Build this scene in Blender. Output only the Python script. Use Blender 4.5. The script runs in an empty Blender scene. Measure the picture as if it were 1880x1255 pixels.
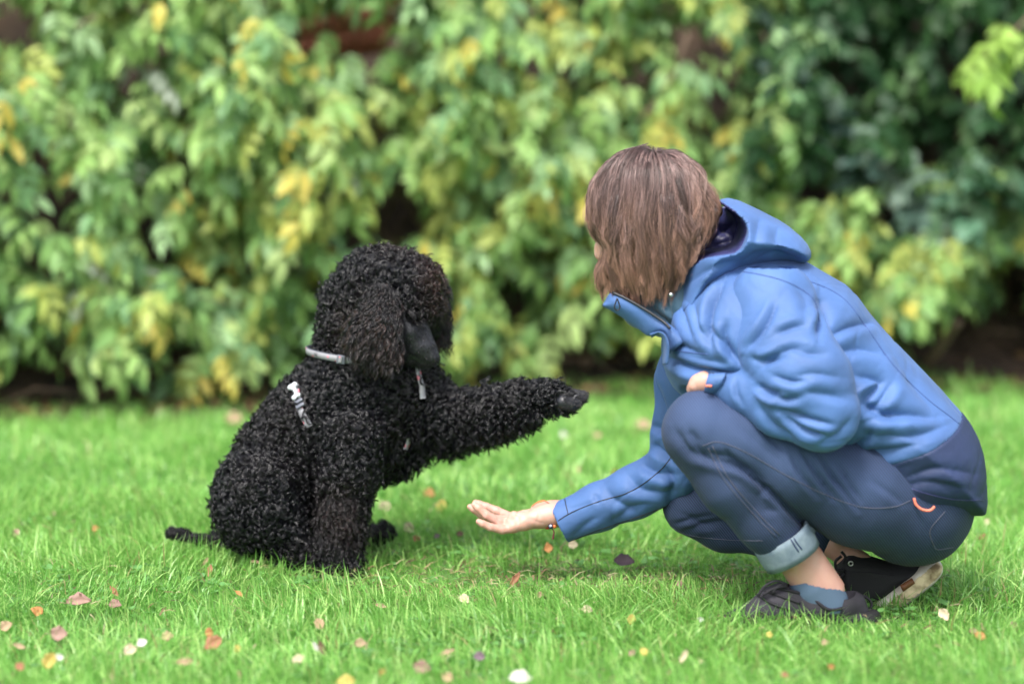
import bpy, math, random
import numpy as np
from mathutils import Vector, Matrix
from mathutils.bvhtree import BVHTree

rnd = random.Random(7)
rng = np.random.default_rng(11)
scene = bpy.context.scene
COL = scene.collection
R = math.radians

# ------------------------------------------------------------------ camera
CAM = np.array([0.0, -4.4, 1.0]); KPX = 4400.0
PITCH = math.atan(477.5 / KPX)
cam_data = bpy.data.cameras.new('camera')
cam = bpy.data.objects.new('camera', cam_data); COL.objects.link(cam)
cam.location = CAM; cam.rotation_euler = (math.pi / 2 - PITCH, 0, 0)
cam_data.sensor_width = 36.0; cam_data.lens = 36.0 * KPX / 1880.0
cam_data.clip_end = 300.0; cam_data.clip_start = 0.05
cam_data.dof.use_dof = True; cam_data.dof.focus_distance = 4.64; cam_data.dof.aperture_fstop = 1.4
scene.camera = cam

# ------------------------------------------------------------------ world, sun, exposure
world = bpy.data.worlds.new('World'); scene.world = world; world.use_nodes = True
wn = world.node_tree; bg = wn.nodes['Background']
sky = wn.nodes.new('ShaderNodeTexSky'); sky.sky_type = 'NISHITA'; sky.sun_disc = False
SUN_EL, SUN_AZ = R(58), R(205)
sky.sun_elevation = SUN_EL; sky.sun_rotation = SUN_AZ; sky.altitude = 50; sky.air_density = 1.0; sky.dust_density = 4.0
desat = wn.nodes.new('ShaderNodeHueSaturation'); desat.inputs['Saturation'].default_value = 0.35
wn.links.new(sky.outputs[0], desat.inputs['Color']); wn.links.new(desat.outputs[0], bg.inputs[0])
bg.inputs[1].default_value = 0.15
sd = bpy.data.lights.new('sun', 'SUN'); sd.energy = 1.5; sd.angle = R(16); sd.color = (1.0, 0.95, 0.88)
sun = bpy.data.objects.new('sun', sd); COL.objects.link(sun)
dirv = Vector((math.sin(SUN_AZ) * math.cos(SUN_EL), math.cos(SUN_AZ) * math.cos(SUN_EL), math.sin(SUN_EL)))
sun.rotation_euler = dirv.to_track_quat('Z', 'Y').to_euler(); sun.location = dirv * 20
vs = scene.view_settings; vs.view_transform = 'Standard'; vs.look = 'None'; vs.gamma = 1.0; vs.use_curve_mapping = False
vs.exposure = 1.4
scene.cycles.use_denoising = True
scene.cycles.max_bounces = 8; scene.cycles.diffuse_bounces = 4; scene.cycles.transmission_bounces = 3

# ------------------------------------------------------------------ picture <-> place
def W(px, py, Y):
    "the point of the vertical plane at distance Y that the photograph shows at px, py"
    dx = (px - 940.0) / KPX; dz = (627.5 - py) / KPX
    c, s = math.cos(PITCH), math.sin(PITCH)
    ry = c + dz * s; rz = -s + dz * c
    t = (Y - CAM[1]) / ry
    return np.array([dx * t, Y, CAM[2] + rz * t])
def G(px, py, z=0.0):
    "the point at height z that the photograph shows at px, py"
    dx = (px - 940.0) / KPX; dz = (627.5 - py) / KPX
    c, s = math.cos(PITCH), math.sin(PITCH)
    ry = c + dz * s; rz = -s + dz * c
    t = (z - CAM[2]) / rz
    return np.array([dx * t, CAM[1] + ry * t, z])
def proj(v):
    v = np.asarray(v) - CAM
    c, s = math.cos(PITCH), math.sin(PITCH)
    d = v[..., 1] * c - v[..., 2] * s
    u = v[..., 1] * s + v[..., 2] * c
    return np.stack([940 + KPX * v[..., 0] / d, 627.5 - KPX * u / d], -1)
def rad(rpx, Y): return rpx * (Y - CAM[1]) / KPX

# ------------------------------------------------------------------ object helpers
def tag(o, label=None, cat=None, group=None, kind=None):
    if label: o['label'] = label
    if cat: o['category'] = cat
    if group: o['group'] = group
    if kind: o['kind'] = kind
    return o
def empty(name, loc=(0, 0, 0)):
    o = bpy.data.objects.new(name, None); COL.objects.link(o); o.location = loc; o.empty_display_size = 0.1
    return o
def mesh_data(name, v, f, mats, smooth=True, midx=None):
    me = bpy.data.meshes.new(name)
    v = np.asarray(v, dtype=np.float32)
    if isinstance(f, np.ndarray):
        k = f.shape[1]; nf = len(f)
        me.vertices.add(len(v)); me.vertices.foreach_set('co', v.ravel())
        me.loops.add(nf * k); me.loops.foreach_set('vertex_index', f.astype(np.int32).ravel())
        me.polygons.add(nf); me.polygons.foreach_set('loop_start', np.arange(nf, dtype=np.int32) * k)
        me.polygons.foreach_set('loop_total', np.full(nf, k, dtype=np.int32))
        me.update(calc_edges=True); me.validate()
    else:
        me.from_pydata([tuple(map(float, p)) for p in v], [], f)
        me.update()
    for m in (mats if isinstance(mats, (list, tuple)) else [mats]): me.materials.append(m)
    if smooth: me.polygons.foreach_set('use_smooth', np.ones(len(me.polygons), dtype=bool))
    if midx is not None: me.polygons.foreach_set('material_index', np.asarray(midx, dtype=np.int32))
    return me
def obj(name, me, parent=None):
    o = bpy.data.objects.new(name, me); COL.objects.link(o)
    if parent is not None:
        o.parent = parent
        base = np.array(parent.matrix_world.translation) if False else None
    return o
def wmesh(name, v, f, mats, parent=None, smooth=True, midx=None):
    "mesh given in world coordinates; the parent may be moved, so coordinates are stored relative to it"
    off = np.zeros(3)
    p = parent
    while p is not None:
        off = off + np.array(p.location); p = p.parent
    return obj(name, mesh_data(name, np.asarray(v, dtype=np.float64) - off, f, mats, smooth, midx), parent)
def world_off(parent):
    off = np.zeros(3)
    while parent is not None:
        off = off + np.array(parent.location); parent = parent.parent
    return off
def set_tint(me, arr, name='tint'):
    a = me.attributes.new(name, 'FLOAT_COLOR', 'POINT')
    c = np.ones((len(arr), 4), dtype=np.float32); c[:, :3] = arr
    a.data.foreach_set('color', c.ravel())

# ------------------------------------------------------------------ numpy noise
def snoise(p, f, seed=0):
    "cheap smooth noise, -1..1"
    r = np.random.default_rng(seed); out = 0.0
    p = np.asarray(p) * f
    for i in range(7):
        d = r.normal(size=3); d /= np.linalg.norm(d); ph = r.uniform(0, 6.28); k = r.uniform(0.6, 1.7)
        w = r.normal(size=3); w /= np.linalg.norm(w)
        out = out + np.sin((p @ d) * k * 3.1 + ph + 1.3 * np.sin((p @ w) * k * 1.9 + ph * 2))
    return out / 4.5

# ------------------------------------------------------------------ signed distance modelling
def smin(a, b, k):
    if k <= 0: return np.minimum(a, b)
    h = np.clip(0.5 + 0.5 * (b - a) / k, 0, 1)
    return b + (a - b) * h - k * h * (1 - h)
class Vol:
    def __init__(s, lo, hi, h):
        s.lo = np.array(lo, float); s.h = h
        n = np.ceil((np.array(hi) - s.lo) / h).astype(int) + 1
        s.n = n
        s.ax = [(s.lo[i] + np.arange(n[i]) * h).astype(np.float32) for i in range(3)]
        s.F = np.full(tuple(n), 0.3, dtype=np.float32)
    def sub(s, lo, hi):
        a = [int(max(0, np.floor((lo[i] - s.lo[i]) / s.h))) for i in range(3)]
        b = [int(min(s.n[i], np.ceil((hi[i] - s.lo[i]) / s.h) + 1)) for i in range(3)]
        if any(b[i] <= a[i] for i in range(3)): return None
        sl = tuple(slice(a[i], b[i]) for i in range(3))
        X = s.ax[0][a[0]:b[0]][:, None, None]; Y = s.ax[1][a[1]:b[1]][None, :, None]; Z = s.ax[2][a[2]:b[2]][None, None, :]
        return sl, X, Y, Z
    def put(s, fn, lo, hi, k=0.01, op='add'):
        g = s.sub(np.array(lo) - 3 * k - 0.03, np.array(hi) + 3 * k + 0.03)
        if g is None: return
        sl, X, Y, Z = g
        d = fn(X, Y, Z).astype(np.float32)
        if op == 'add': s.F[sl] = smin(s.F[sl], d, k)
        elif op == 'cut': s.F[sl] = -smin(-s.F[sl], d, k)
    def seg(s, a, b, ra, rb, k=0.01, op='add', sy=1.0):
        a = np.array(a, float); b = np.array(b, float)
        A = a.copy(); B = b.copy(); A[1] /= sy; B[1] /= sy
        d = B - A; L = max(float(d @ d), 1e-9)
        def fn(X, Y, Z):
            Y = Y / sy
            t = np.clip(((X - A[0]) * d[0] + (Y - A[1]) * d[1] + (Z - A[2]) * d[2]) / L, 0, 1)
            return np.sqrt((X - A[0] - t * d[0]) ** 2 + (Y - A[1] - t * d[1]) ** 2 + (Z - A[2] - t * d[2]) ** 2) - (ra + (rb - ra) * t)
        m = max(ra, rb); mm = np.array([m, m * sy, m])
        s.put(fn, np.minimum(a, b) - mm, np.maximum(a, b) + mm, k, op)
    def chain(s, pts, k=0.01, op='add', sy=1.0, kin=None):
        "pts: (px, py, Y, radius in px)"
        w = [(W(p[0], p[1], p[2]), rad(p[3], p[2])) for p in pts]
        for i in range(len(w) - 1):
            s.seg(w[i][0], w[i + 1][0], w[i][1], w[i + 1][1], k if (i == 0 or kin is None) else kin, op, sy)
    def ell(s, c, r, rot=(0, 0, 0), k=0.01, op='add'):
        c = np.array(c, float); r = np.array(r, float)
        from mathutils import Euler
        M = np.array(Euler(rot).to_matrix()).T
        def fn(X, Y, Z):
            x, y, z = X - c[0], Y - c[1], Z - c[2]
            u = (M[0, 0] * x + M[0, 1] * y + M[0, 2] * z) / r[0]
            v = (M[1, 0] * x + M[1, 1] * y + M[1, 2] * z) / r[1]
            w = (M[2, 0] * x + M[2, 1] * y + M[2, 2] * z) / r[2]
            q = np.sqrt(u * u + v * v + w * w)
            q2 = np.sqrt((u / r[0]) ** 2 + (v / r[1]) ** 2 + (w / r[2]) ** 2) + 1e-6
            return q * (q - 1) / q2
        m = np.full(3, r.max())
        s.put(fn, c - m, c + m, k, op)
    def sil(s, poly, Yc, Rr, T, k=0.01, op='add', tilt=(0, 0), smooth=1):
        "a rounded body inside a closed outline given in px at distance Yc; Rr edge rounding, T half depth"
        P = chaikin(np.array(poly, float), smooth)
        P = np.array([W(p[0], p[1], Yc) for p in P])[:, [0, 2]]
        c0 = P.mean(0)
        lo = [P[:, 0].min(), Yc - T - 0.02, P[:, 1].min()]; hi = [P[:, 0].max(), Yc + T + 0.02, P[:, 1].max()]
        def fn(X, Y, Z):
            x = X[:, 0, 0][:, None]; z = Z[0, 0, :][None, :]
            D = poly_sd(P, x, z)[:, None, :]            # positive inside
            yc = Yc + tilt[0] * (X - c0[0]) + tilt[1] * (Z - c0[1])
            e = np.maximum(Rr - D, 0) / Rr
            return (np.sqrt(e * e + ((Y - yc) / T) ** 2) - 1) * min(Rr, T)
        s.put(fn, lo, hi, k, op)
    def mesh(s, smooth=2):
        v, q = surface_nets(s.F, s.lo, s.h)
        if len(v) and smooth: v = relax(v, q, smooth)
        return v, q
def chaikin(P, n):
    for _ in range(n):
        Q = np.roll(P, -1, 0)
        P = np.stack([P * .75 + Q * .25, P * .25 + Q * .75], 1).reshape(-1, P.shape[1])
    return P
def poly_sd(P, x, z):
    best = None; inside = np.zeros(np.broadcast(x, z).shape, bool)
    for i in range(len(P)):
        a = P[i]; b = P[(i + 1) % len(P)]; d = b - a; L = max(d @ d, 1e-12)
        t = np.clip(((x - a[0]) * d[0] + (z - a[1]) * d[1]) / L, 0, 1)
        q = (x - a[0] - t * d[0]) ** 2 + (z - a[1] - t * d[1]) ** 2
        best = q if best is None else np.minimum(best, q)
        if a[1] != b[1]:
            c = ((a[1] > z) != (b[1] > z)) & (x < (b[0] - a[0]) * (z - a[1]) / (b[1] - a[1]) + a[0])
            inside ^= c
    s = np.sqrt(best)
    return np.where(inside, s, -s)
def surface_nets(F, lo, h):
    ins = F < 0
    n = np.array(F.shape)
    C = [(i, j, k) for i in (0, 1) for j in (0, 1) for k in (0, 1)]
    cnt = np.zeros(tuple(n - 1), np.int8)
    for c in C: cnt += ins[c[0]:n[0] - 1 + c[0], c[1]:n[1] - 1 + c[1], c[2]:n[2] - 1 + c[2]]
    act = (cnt > 0) & (cnt < 8)
    I = np.argwhere(act)
    idx = np.full(act.shape, -1, np.int32); idx[act] = np.arange(len(I))
    val = np.stack([F[I[:, 0] + c[0], I[:, 1] + c[1], I[:, 2] + c[2]] for c in C], 1)
    acc = np.zeros((len(I), 3)); num = np.zeros(len(I))
    for a in range(8):
        for b in range(a + 1, 8):
            ca, cb = np.array(C[a]), np.array(C[b])
            if abs(ca - cb).sum() != 1: continue
            fa, fb = val[:, a], val[:, b]
            m = (fa < 0) != (fb < 0)
            t = np.where(m, fa / np.where(m, fa - fb, 1), 0)
            acc += m[:, None] * (ca[None] + t[:, None] * (cb - ca)[None]); num += m
    V = lo + h * (I + acc / num[:, None])
    quads = []
    for ax in range(3):
        o1, o2 = [a for a in range(3) if a != ax]
        A = ins.take(range(0, n[ax] - 1), ax); B = ins.take(range(1, n[ax]), ax)
        E = np.argwhere(A != B)
        E = E[(E[:, o1] > 0) & (E[:, o2] > 0) & (E[:, o1] < n[o1] - 1) & (E[:, o2] < n[o2] - 1)]
        s = A[E[:, 0], E[:, 1], E[:, 2]]
        def cell(d1, d2):
            q = E.copy(); q[:, o1] -= d1; q[:, o2] -= d2
            return idx[q[:, 0], q[:, 1], q[:, 2]]
        Q = np.stack([cell(1, 1), cell(0, 1), cell(0, 0), cell(1, 0)], 1)
        flip = s if ax != 1 else ~s
        Q[~flip] = Q[~flip][:, ::-1]
        quads.append(Q)
    Q = np.concatenate(quads); Q = Q[(Q >= 0).all(1)]
    return V, Q
def relax(v, q, n, keep=None):
    e = np.concatenate([q[:, [0, 1]], q[:, [1, 2]], q[:, [2, 3]], q[:, [3, 0]]])
    for it in range(n):
        for lam in (0.55, -0.57):
            s = np.zeros_like(v); c = np.zeros(len(v))
            for i in range(3):
                s[:, i] = np.bincount(e[:, 0], v[e[:, 1], i], len(v)) + np.bincount(e[:, 1], v[e[:, 0], i], len(v))
            c = np.bincount(e[:, 0], minlength=len(v)) + np.bincount(e[:, 1], minlength=len(v))
            v = v + lam * (s / np.maximum(c, 1)[:, None] - v)
    return v
def normals(v, q):
    n = np.cross(v[q[:, 2]] - v[q[:, 0]], v[q[:, 3]] - v[q[:, 1]])
    out = np.zeros_like(v)
    for k in range(4):
        for i in range(3): out[:, i] += np.bincount(q[:, k], n[:, i], len(v))
    return out / (np.linalg.norm(out, axis=1, keepdims=True) + 1e-12)
def line_dist(uv, L):
    "distance in px to an open polyline, side and running share"
    L = np.array(L, float); best = np.full(len(uv), 1e9); run = np.zeros(len(uv)); side = np.zeros(len(uv))
    ln = np.linalg.norm(np.diff(L, axis=0), axis=1); cum = np.concatenate([[0], np.cumsum(ln)])
    for i in range(len(L) - 1):
        a, b = L[i], L[i + 1]; d = b - a; l2 = max(d @ d, 1e-9)
        t = np.clip(((uv - a) @ d) / l2, 0, 1)
        w = uv - a - t[:, None] * d
        q = np.linalg.norm(w, axis=1)
        m = q < best
        best = np.where(m, q, best); run = np.where(m, (cum[i] + t * ln[i]) / cum[-1], run)
        side = np.where(m, np.sign(d[0] * (uv[:, 1] - a[1]) - d[1] * (uv[:, 0] - a[0])), side)
    return best, side, run
def spline(L, n=8):
    L = np.array(L, float)
    if len(L) < 3: return L
    P = np.vstack([2 * L[0] - L[1], L, 2 * L[-1] - L[-2]]); out = []
    for i in range(1, len(P) - 2):
        for t in np.linspace(0, 1, n, endpoint=False):
            a, b, c, d = P[i - 1], P[i], P[i + 1], P[i + 2]
            out.append(0.5 * ((2 * b) + (-a + c) * t + (2 * a - 5 * b + 4 * c - d) * t * t + (-a + 3 * b - 3 * c + d) * t ** 3))
    out.append(P[-2]); return np.array(out)
def folds(v, q, L, only=None):
    "press creases (line, width px, depth mm) into the camera-side cloth"
    n = normals(v, q); uv = proj(v); view = CAM - v; view /= np.linalg.norm(view, axis=1, keepdims=True)
    face = np.clip((n * view).sum(1) * 3, 0, 1)
    if only is not None: face = face * only
    d = np.zeros(len(v))
    for line, w, amp in L:
        ln = spline(line, 5)
        s, side, run = line_dist(uv, ln)
        taper = np.sqrt(np.clip(np.sin(np.clip(run, 0.02, 0.98) * math.pi), 0, 1))
        asym = 1 + 0.85 * side
        d += -amp * 0.0022 * taper * (np.exp(-(s / w) ** 1.3) - 0.26 * asym * np.exp(-((s - 2.0 * w) / (1.5 * w)) ** 2))
    return v + n * (d * face)[:, None]

# ------------------------------------------------------------------ swept tubes and strips
def frames(P):
    P = np.asarray(P, float); T = np.gradient(P, axis=0); T /= np.linalg.norm(T, axis=1, keepdims=True) + 1e-12
    ref = np.array([0, 0, 1.0]) if abs(T[0][2]) < .9 else np.array([1.0, 0, 0])
    N = []; u = np.cross(T[0], ref); u /= np.linalg.norm(u)
    for t in T:
        u = u - t * (u @ t); u /= np.linalg.norm(u) + 1e-12; N.append(u)
    N = np.array(N); return T, N, np.cross(T, N)
def tube(P, r, sides=6):
    P = np.asarray(P, float); T, N, B = frames(P); r = np.broadcast_to(r, (len(P),))
    a = np.arange(sides) / sides * 2 * math.pi
    v = P[:, None] + r[:, None, None] * (N[:, None] * np.cos(a)[None, :, None] + B[:, None] * np.sin(a)[None, :, None])
    v = v.reshape(-1, 3); f = []
    for i in range(len(P) - 1):
        for k in range(sides):
            k2 = (k + 1) % sides
            f.append((i * sides + k, i * sides + k2, (i + 1) * sides + k2, (i + 1) * sides + k))
    v = np.vstack([v, P[0], P[-1]]); a0 = len(v) - 2
    for k in range(sides):
        f.append((a0, (k + 1) % sides, k, k)); b = (len(P) - 1) * sides
        f.append((a0 + 1, b + k, b + (k + 1) % sides, b + (k + 1) % sides))
    f = [tuple(dict.fromkeys(x)) for x in f]
    return v, f
def join(parts):
    V = []; F = []; o = 0
    for v, f in parts:
        V.append(np.asarray(v)); F += [tuple(int(i) + o for i in x) for x in f]; o += len(v)
    return np.vstack(V), F
def ribbon(P, Nrm, width, thick):
    "a flat band with thickness along P; Nrm the outward direction at each point"
    P = np.asarray(P, float); Nrm = np.asarray(Nrm, float)
    T = np.gradient(P, axis=0); T /= np.linalg.norm(T, axis=1, keepdims=True) + 1e-12
    S = np.cross(T, Nrm); S /= np.linalg.norm(S, axis=1, keepdims=True) + 1e-12
    w = width / 2
    ring = [P + S * w - Nrm * thick / 2, P + S * w * .92 + Nrm * thick / 2, P - S * w * .92 + Nrm * thick / 2, P - S * w - Nrm * thick / 2]
    v = np.stack(ring, 1).reshape(-1, 3); f = []
    for i in range(len(P) - 1):
        for k in range(4):
            k2 = (k + 1) % 4
            f.append((i * 4 + k, i * 4 + k2, (i + 1) * 4 + k2, (i + 1) * 4 + k))
    f.append((0, 1, 2, 3)); b = (len(P) - 1) * 4; f.append((b + 3, b + 2, b + 1, b))
    return v, f
def caster(v, f):
    return BVHTree.FromPolygons([tuple(p) for p in np.asarray(v)], [tuple(int(i) for i in x) for x in f])
def drape(tree, line, lift=0.0, n=10, fallbackY=0.1):
    "lay a line seen at these px onto a built surface; returns points and outward normals"
    P = []; N = []
    for p in spline(line, n):
        w = W(p[0], p[1], 1.0); d = Vector(w - CAM).normalized()
        hit = tree.ray_cast(Vector(CAM), d)
        if hit[0] is None: continue
        nn = hit[1]
        if nn.dot(d) > 0: nn = -nn
        P.append(np.array(hit[0]) + np.array(nn) * lift); N.append(np.array(nn))
    return np.array(P), np.array(N)
def hair_curves(name, P, radii, mat, parent=None, tint=None):
    "P: strands x points x 3 (world)"
    k, n, _ = P.shape
    off = world_off(parent)
    c = bpy.data.hair_curves.new(name)
    c.add_curves([n] * k)
    c.position_data.foreach_set('vector', (P - off).astype(np.float32).ravel())
    a = c.attributes.get('radius') or c.attributes.new('radius', 'FLOAT', 'POINT')
    a.data.foreach_set('value', np.broadcast_to(radii, (k, n)).astype(np.float32).ravel())
    if tint is not None:
        dom = 'POINT' if tint.ndim == 3 else 'CURVE'
        t = c.attributes.new('tint', 'FLOAT_COLOR', dom); tint = tint.reshape(-1, 3)
        cc = np.ones((len(tint), 4), np.float32); cc[:, :3] = tint
        t.data.foreach_set('color', cc.ravel())
    c.materials.append(mat)
    o = bpy.data.objects.new(name, c); COL.objects.link(o)
    if parent is not None: o.parent = parent
    return o
def sample_surface(v, q, n, r):
    a = v[q[:, 0]]; b = v[q[:, 1]]; c = v[q[:, 2]]; d = v[q[:, 3]]
    area = np.linalg.norm(np.cross(c - a, d - b), axis=1)
    i = r.choice(len(q), n, p=area / area.sum())
    s = r.random((n, 1)); t = r.random((n, 1))
    p = (1 - s) * ((1 - t) * a[i] + t * b[i]) + s * ((1 - t) * d[i] + t * c[i])
    nn = normals(v, q); m = nn[q[i]].mean(1); m /= np.linalg.norm(m, axis=1, keepdims=True)
    return p, m

# ------------------------------------------------------------------ materials
def mat(name, col=(.5, .5, .5), rough=.6, **kw):
    m = bpy.data.materials.new(name); m.use_nodes = True
    b = m.node_tree.nodes['Principled BSDF']
    b.inputs['Base Color'].default_value = (*col, 1); b.inputs['Roughness'].default_value = rough
    for k, v in kw.items(): b.inputs[k.replace('_', ' ')].default_value = v
    return m
def nod(m, t, **kw):
    n = m.node_tree.nodes.new(t)
    for k, v in kw.items():
        if k in n.inputs: n.inputs[k].default_value = v
        else: setattr(n, k, v)
    return n
def lk(m, a, b): m.node_tree.links.new(a, b)
def noise_col(m, c1, c2, scale=5, detail=4, lo=.35, hi=.65, base=None):
    tc = nod(m, 'ShaderNodeTexCoord'); nz = nod(m, 'ShaderNodeTexNoise', Scale=scale, Detail=detail)
    lk(m, tc.outputs['Object'], nz.inputs['Vector'])
    cr = nod(m, 'ShaderNodeValToRGB'); cr.color_ramp.elements[0].position = lo; cr.color_ramp.elements[1].position = hi
    cr.color_ramp.elements[0].color = (*c1, 1); cr.color_ramp.elements[1].color = (*c2, 1)
    lk(m, nz.outputs[0], cr.inputs[0]); lk(m, cr.outputs[0], m.node_tree.nodes['Principled BSDF'].inputs['Base Color'])
    return tc, nz, cr
def bump(m, scale, strength, dist=.001, detail=2, kind='noise', stretch=None):
    tc = nod(m, 'ShaderNodeTexCoord'); src = tc.outputs['Object']
    if stretch:
        mp = nod(m, 'ShaderNodeMapping'); mp.inputs['Scale'].default_value = stretch[0]; mp.inputs['Rotation'].default_value = stretch[1]
        lk(m, src, mp.inputs[0]); src = mp.outputs[0]
    if kind == 'noise':
        t = nod(m, 'ShaderNodeTexNoise', Scale=scale, Detail=detail)
    else:
        t = nod(m, 'ShaderNodeTexWave', Scale=scale, Distortion=1.0)
    lk(m, src, t.inputs['Vector'])
    b = nod(m, 'ShaderNodeBump', Strength=strength, Distance=dist)
    lk(m, t.outputs[0], b.inputs['Height'])
    bs = m.node_tree.nodes['Principled BSDF']
    if bs.inputs['Normal'].is_linked:
        prev = bs.inputs['Normal'].links[0].from_socket; lk(m, prev, b.inputs['Normal'])
    lk(m, b.outputs[0], bs.inputs['Normal'])
    return t
# ================================================================== GROUND AND LAWN
m_soil = mat('soil_under_lawn', rough=.95)
noise_col(m_soil, (.05, .13, .022), (.085, .20, .035), 9, 5)
def ground_z(x, y):
    p = np.stack([np.asarray(x, float), np.asarray(y, float), np.zeros_like(np.asarray(x, float))], -1)
    return 0.008 * snoise(p, 0.9, 3)
gx = np.concatenate([np.linspace(-80, -6, 12), np.linspace(-5, 5, 101), np.linspace(6, 80, 12)])
gy = np.concatenate([np.linspace(-80, -7, 12), np.linspace(-6, 6, 121), np.linspace(7, 80, 12)])
X, Y = np.meshgrid(gx, gy, indexing='ij')
Z = np.where((abs(X) < 5.5) & (abs(Y) < 6.5), ground_z(X, Y), 0)
gv = np.stack([X, Y, Z], -1).reshape(-1, 3)
ii, jj = np.meshgrid(np.arange(len(gx) - 1), np.arange(len(gy) - 1), indexing='ij')
b0 = (ii * len(gy) + jj).ravel(); gq = np.stack([b0, b0 + len(gy), b0 + len(gy) + 1, b0 + 1], 1)
ground = wmesh('ground', gv, gq, m_soil); tag(ground, kind='structure')

def leaf_mat(name, rough=.45, transl=.3, spec=.4, use='attr'):
    m = bpy.data.materials.new(name); m.use_nodes = True; nt = m.node_tree
    b = nt.nodes['Principled BSDF']; b.inputs['Roughness'].default_value = rough
    b.inputs['Specular IOR Level'].default_value = spec
    if use == 'attr':
        a = nod(m, 'ShaderNodeAttribute', attribute_name='tint'); src = a.outputs['Color']
    else:
        a = nod(m, 'ShaderNodeObjectInfo'); src = a.outputs['Color']
    tc = nod(m, 'ShaderNodeTexCoord'); nz = nod(m, 'ShaderNodeTexNoise', Scale=22.0, Detail=2.0); lk(m, tc.outputs['Object'], nz.inputs['Vector'])
    mr = nod(m, 'ShaderNodeMapRange'); mr.inputs['To Min'].default_value = .78; mr.inputs['To Max'].default_value = 1.22
    lk(m, nz.outputs[0], mr.inputs[0])
    vm = nod(m, 'ShaderNodeVectorMath', operation='SCALE'); lk(m, src, vm.inputs[0]); lk(m, mr.outputs[0], vm.inputs['Scale'])
    lk(m, vm.outputs[0], b.inputs['Base Color'])
    tr = nod(m, 'ShaderNodeBsdfTranslucent'); lk(m, vm.outputs[0], tr.inputs['Color'])
    mx = nod(m, 'ShaderNodeMixShader'); mx.inputs[0].default_value = transl
    lk(m, b.outputs[0], mx.inputs[1]); lk(m, tr.outputs[0], mx.inputs[2])
    lk(m, mx.outputs[0], nt.nodes['Material Output'].inputs['Surface'])
    return m
m_grass = leaf_mat('grass_blade', rough=.38, transl=.38, spec=.6)

KEEP_OUT = []   # (x, y, rx, ry) footprints where no blade may root
def spot(px, py, rx, ry):
    g = G(px, py); KEEP_OUT.append((g[0], g[1], rx, ry))
spot(480, 1000, .120, .07); spot(625, 1045, .05, .05); spot(560, 1020, .08, .06); spot(700, 985, .04, .03)
spot(1475, 1122, .120, .030); spot(1620, 1105, .05, .04)

def blades(n, ymin, ymax, hmin, hmax, wid, seed, tuft=False, segs=3):
    r = np.random.default_rng(seed)
    # depth sampled so that rows cover the widening view
    y = r.uniform(ymin, ymax, n * 3); x = r.uniform(-1, 1, n * 3)
    half = (y - CAM[1]) * 0.2136 * 1.6 + 0.3
    keep = r.random(n * 3) < half / half.max()
    y = y[keep][:n]; x = (x[keep] * half[keep])[:n]; n = len(x)
    p = np.stack([x, y, np.zeros(n)], 1)
    dens = snoise(p, 2.3, 5) * .6 + snoise(p, 9.0, 6) * .5
    ok = r.random(n) < np.clip(.85 + .55 * dens, .15, 1) * (1 - .25 * np.exp(-(((x - .12) / .42) ** 2 + ((y - .36) / .17) ** 2)))
    # worn spot with short growth between the dog and the person
    wear = np.exp(-(((x - .12) / .42) ** 2 + ((y - .36) / .17) ** 2))
    for qx, qy, qa, qb in ((1660, 1150, .13, .14), (1500, 1175, .14, .05), (1560, 1050, .1, .12), (630, 1075, .07, .05)):
        g_ = G(qx, qy); wear = np.maximum(wear, 1.1 * np.exp(-(((x - g_[0]) / qa) ** 2 + ((y - g_[1]) / qb) ** 2)))
    for (a, b, c, d) in KEEP_OUT: ok &= ((x - a) / c) ** 2 + ((y - b) / d) ** 2 > 1
    x, y, wear, dens = x[ok], y[ok], wear[ok], dens[ok]; n = len(x)
    p = np.stack([x, y, ground_z(x, y) - .003], 1)
    hz = snoise(p, 3.1, 8)
    h = r.uniform(hmin, hmax, n) * (1 + .30 * hz + .25 * snoise(p, 8, 14)) * np.clip(1 - .55 * wear, .3, 1) * np.where(r.random(n) < .04, 1.35, 1)
    lean_dir = r.uniform(0, 6.283, n) * .75 + snoise(p, 1.7, 9) * 3.0 + 1.0
    lean = np.abs(r.normal(.65, .50, n)).clip(.05, 2.0)
    d = np.stack([np.cos(lean_dir), np.sin(lean_dir), np.zeros(n)], 1)
    face = lean_dir + math.pi / 2 + r.normal(0, .7, n)
    s = np.stack([np.cos(face), np.sin(face), np.zeros(n)], 1)
    w = wid * r.uniform(.6, 1.35, n)
    V = []
    for k in range(segs + 1):
        t = k / segs
        c = p + d * (h * lean * t ** 1.9)[:, None] + np.array([0, 0, 1.0]) * (h * (t - .30 * lean * t * t).clip(0))[:, None]
        ww = w * (1 - t ** 2.2) if k < segs else w * 0
        if k < segs: V += [c - s * ww[:, None] / 2, c + s * ww[:, None] / 2]
        else: V.append(c)
    m = len(V); v = np.stack(V, 1).reshape(-1, 3)
    base = np.arange(n) * m; tri = []
    for k in range(segs - 1):
        a = base + 2 * k
        tri += [np.stack([a, a + 1, a + 3], 1), np.stack([a, a + 3, a + 2], 1)]
    a = base + 2 * (segs - 1); tri.append(np.stack([a, a + 1, a + 2], 1))
    f = np.concatenate(tri)
    big = snoise(p, 1.3, 21); u = r.random(n)
    c1 = np.array([.24, .51, .10]); c2 = np.array([.41, .65, .19]); c3 = np.array([.15, .37, .07]); dry = np.array([.42, .36, .16])
    mixv = np.clip(.5 + .35 * big + .45 * (u - .5), 0, 1)[:, None]
    col = c3 * (1 - mixv) + c1 * mixv
    col = np.where((u > .70)[:, None], c2 * r.uniform(.8, 1.1, (n, 1)), col)
    col = np.where((r.random(n) < .025 + .05 * wear)[:, None], dry * r.uniform(.6, 1.1, (n, 1)), col)
    tint = np.repeat(col, m, 0)
    return v, f, tint
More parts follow.
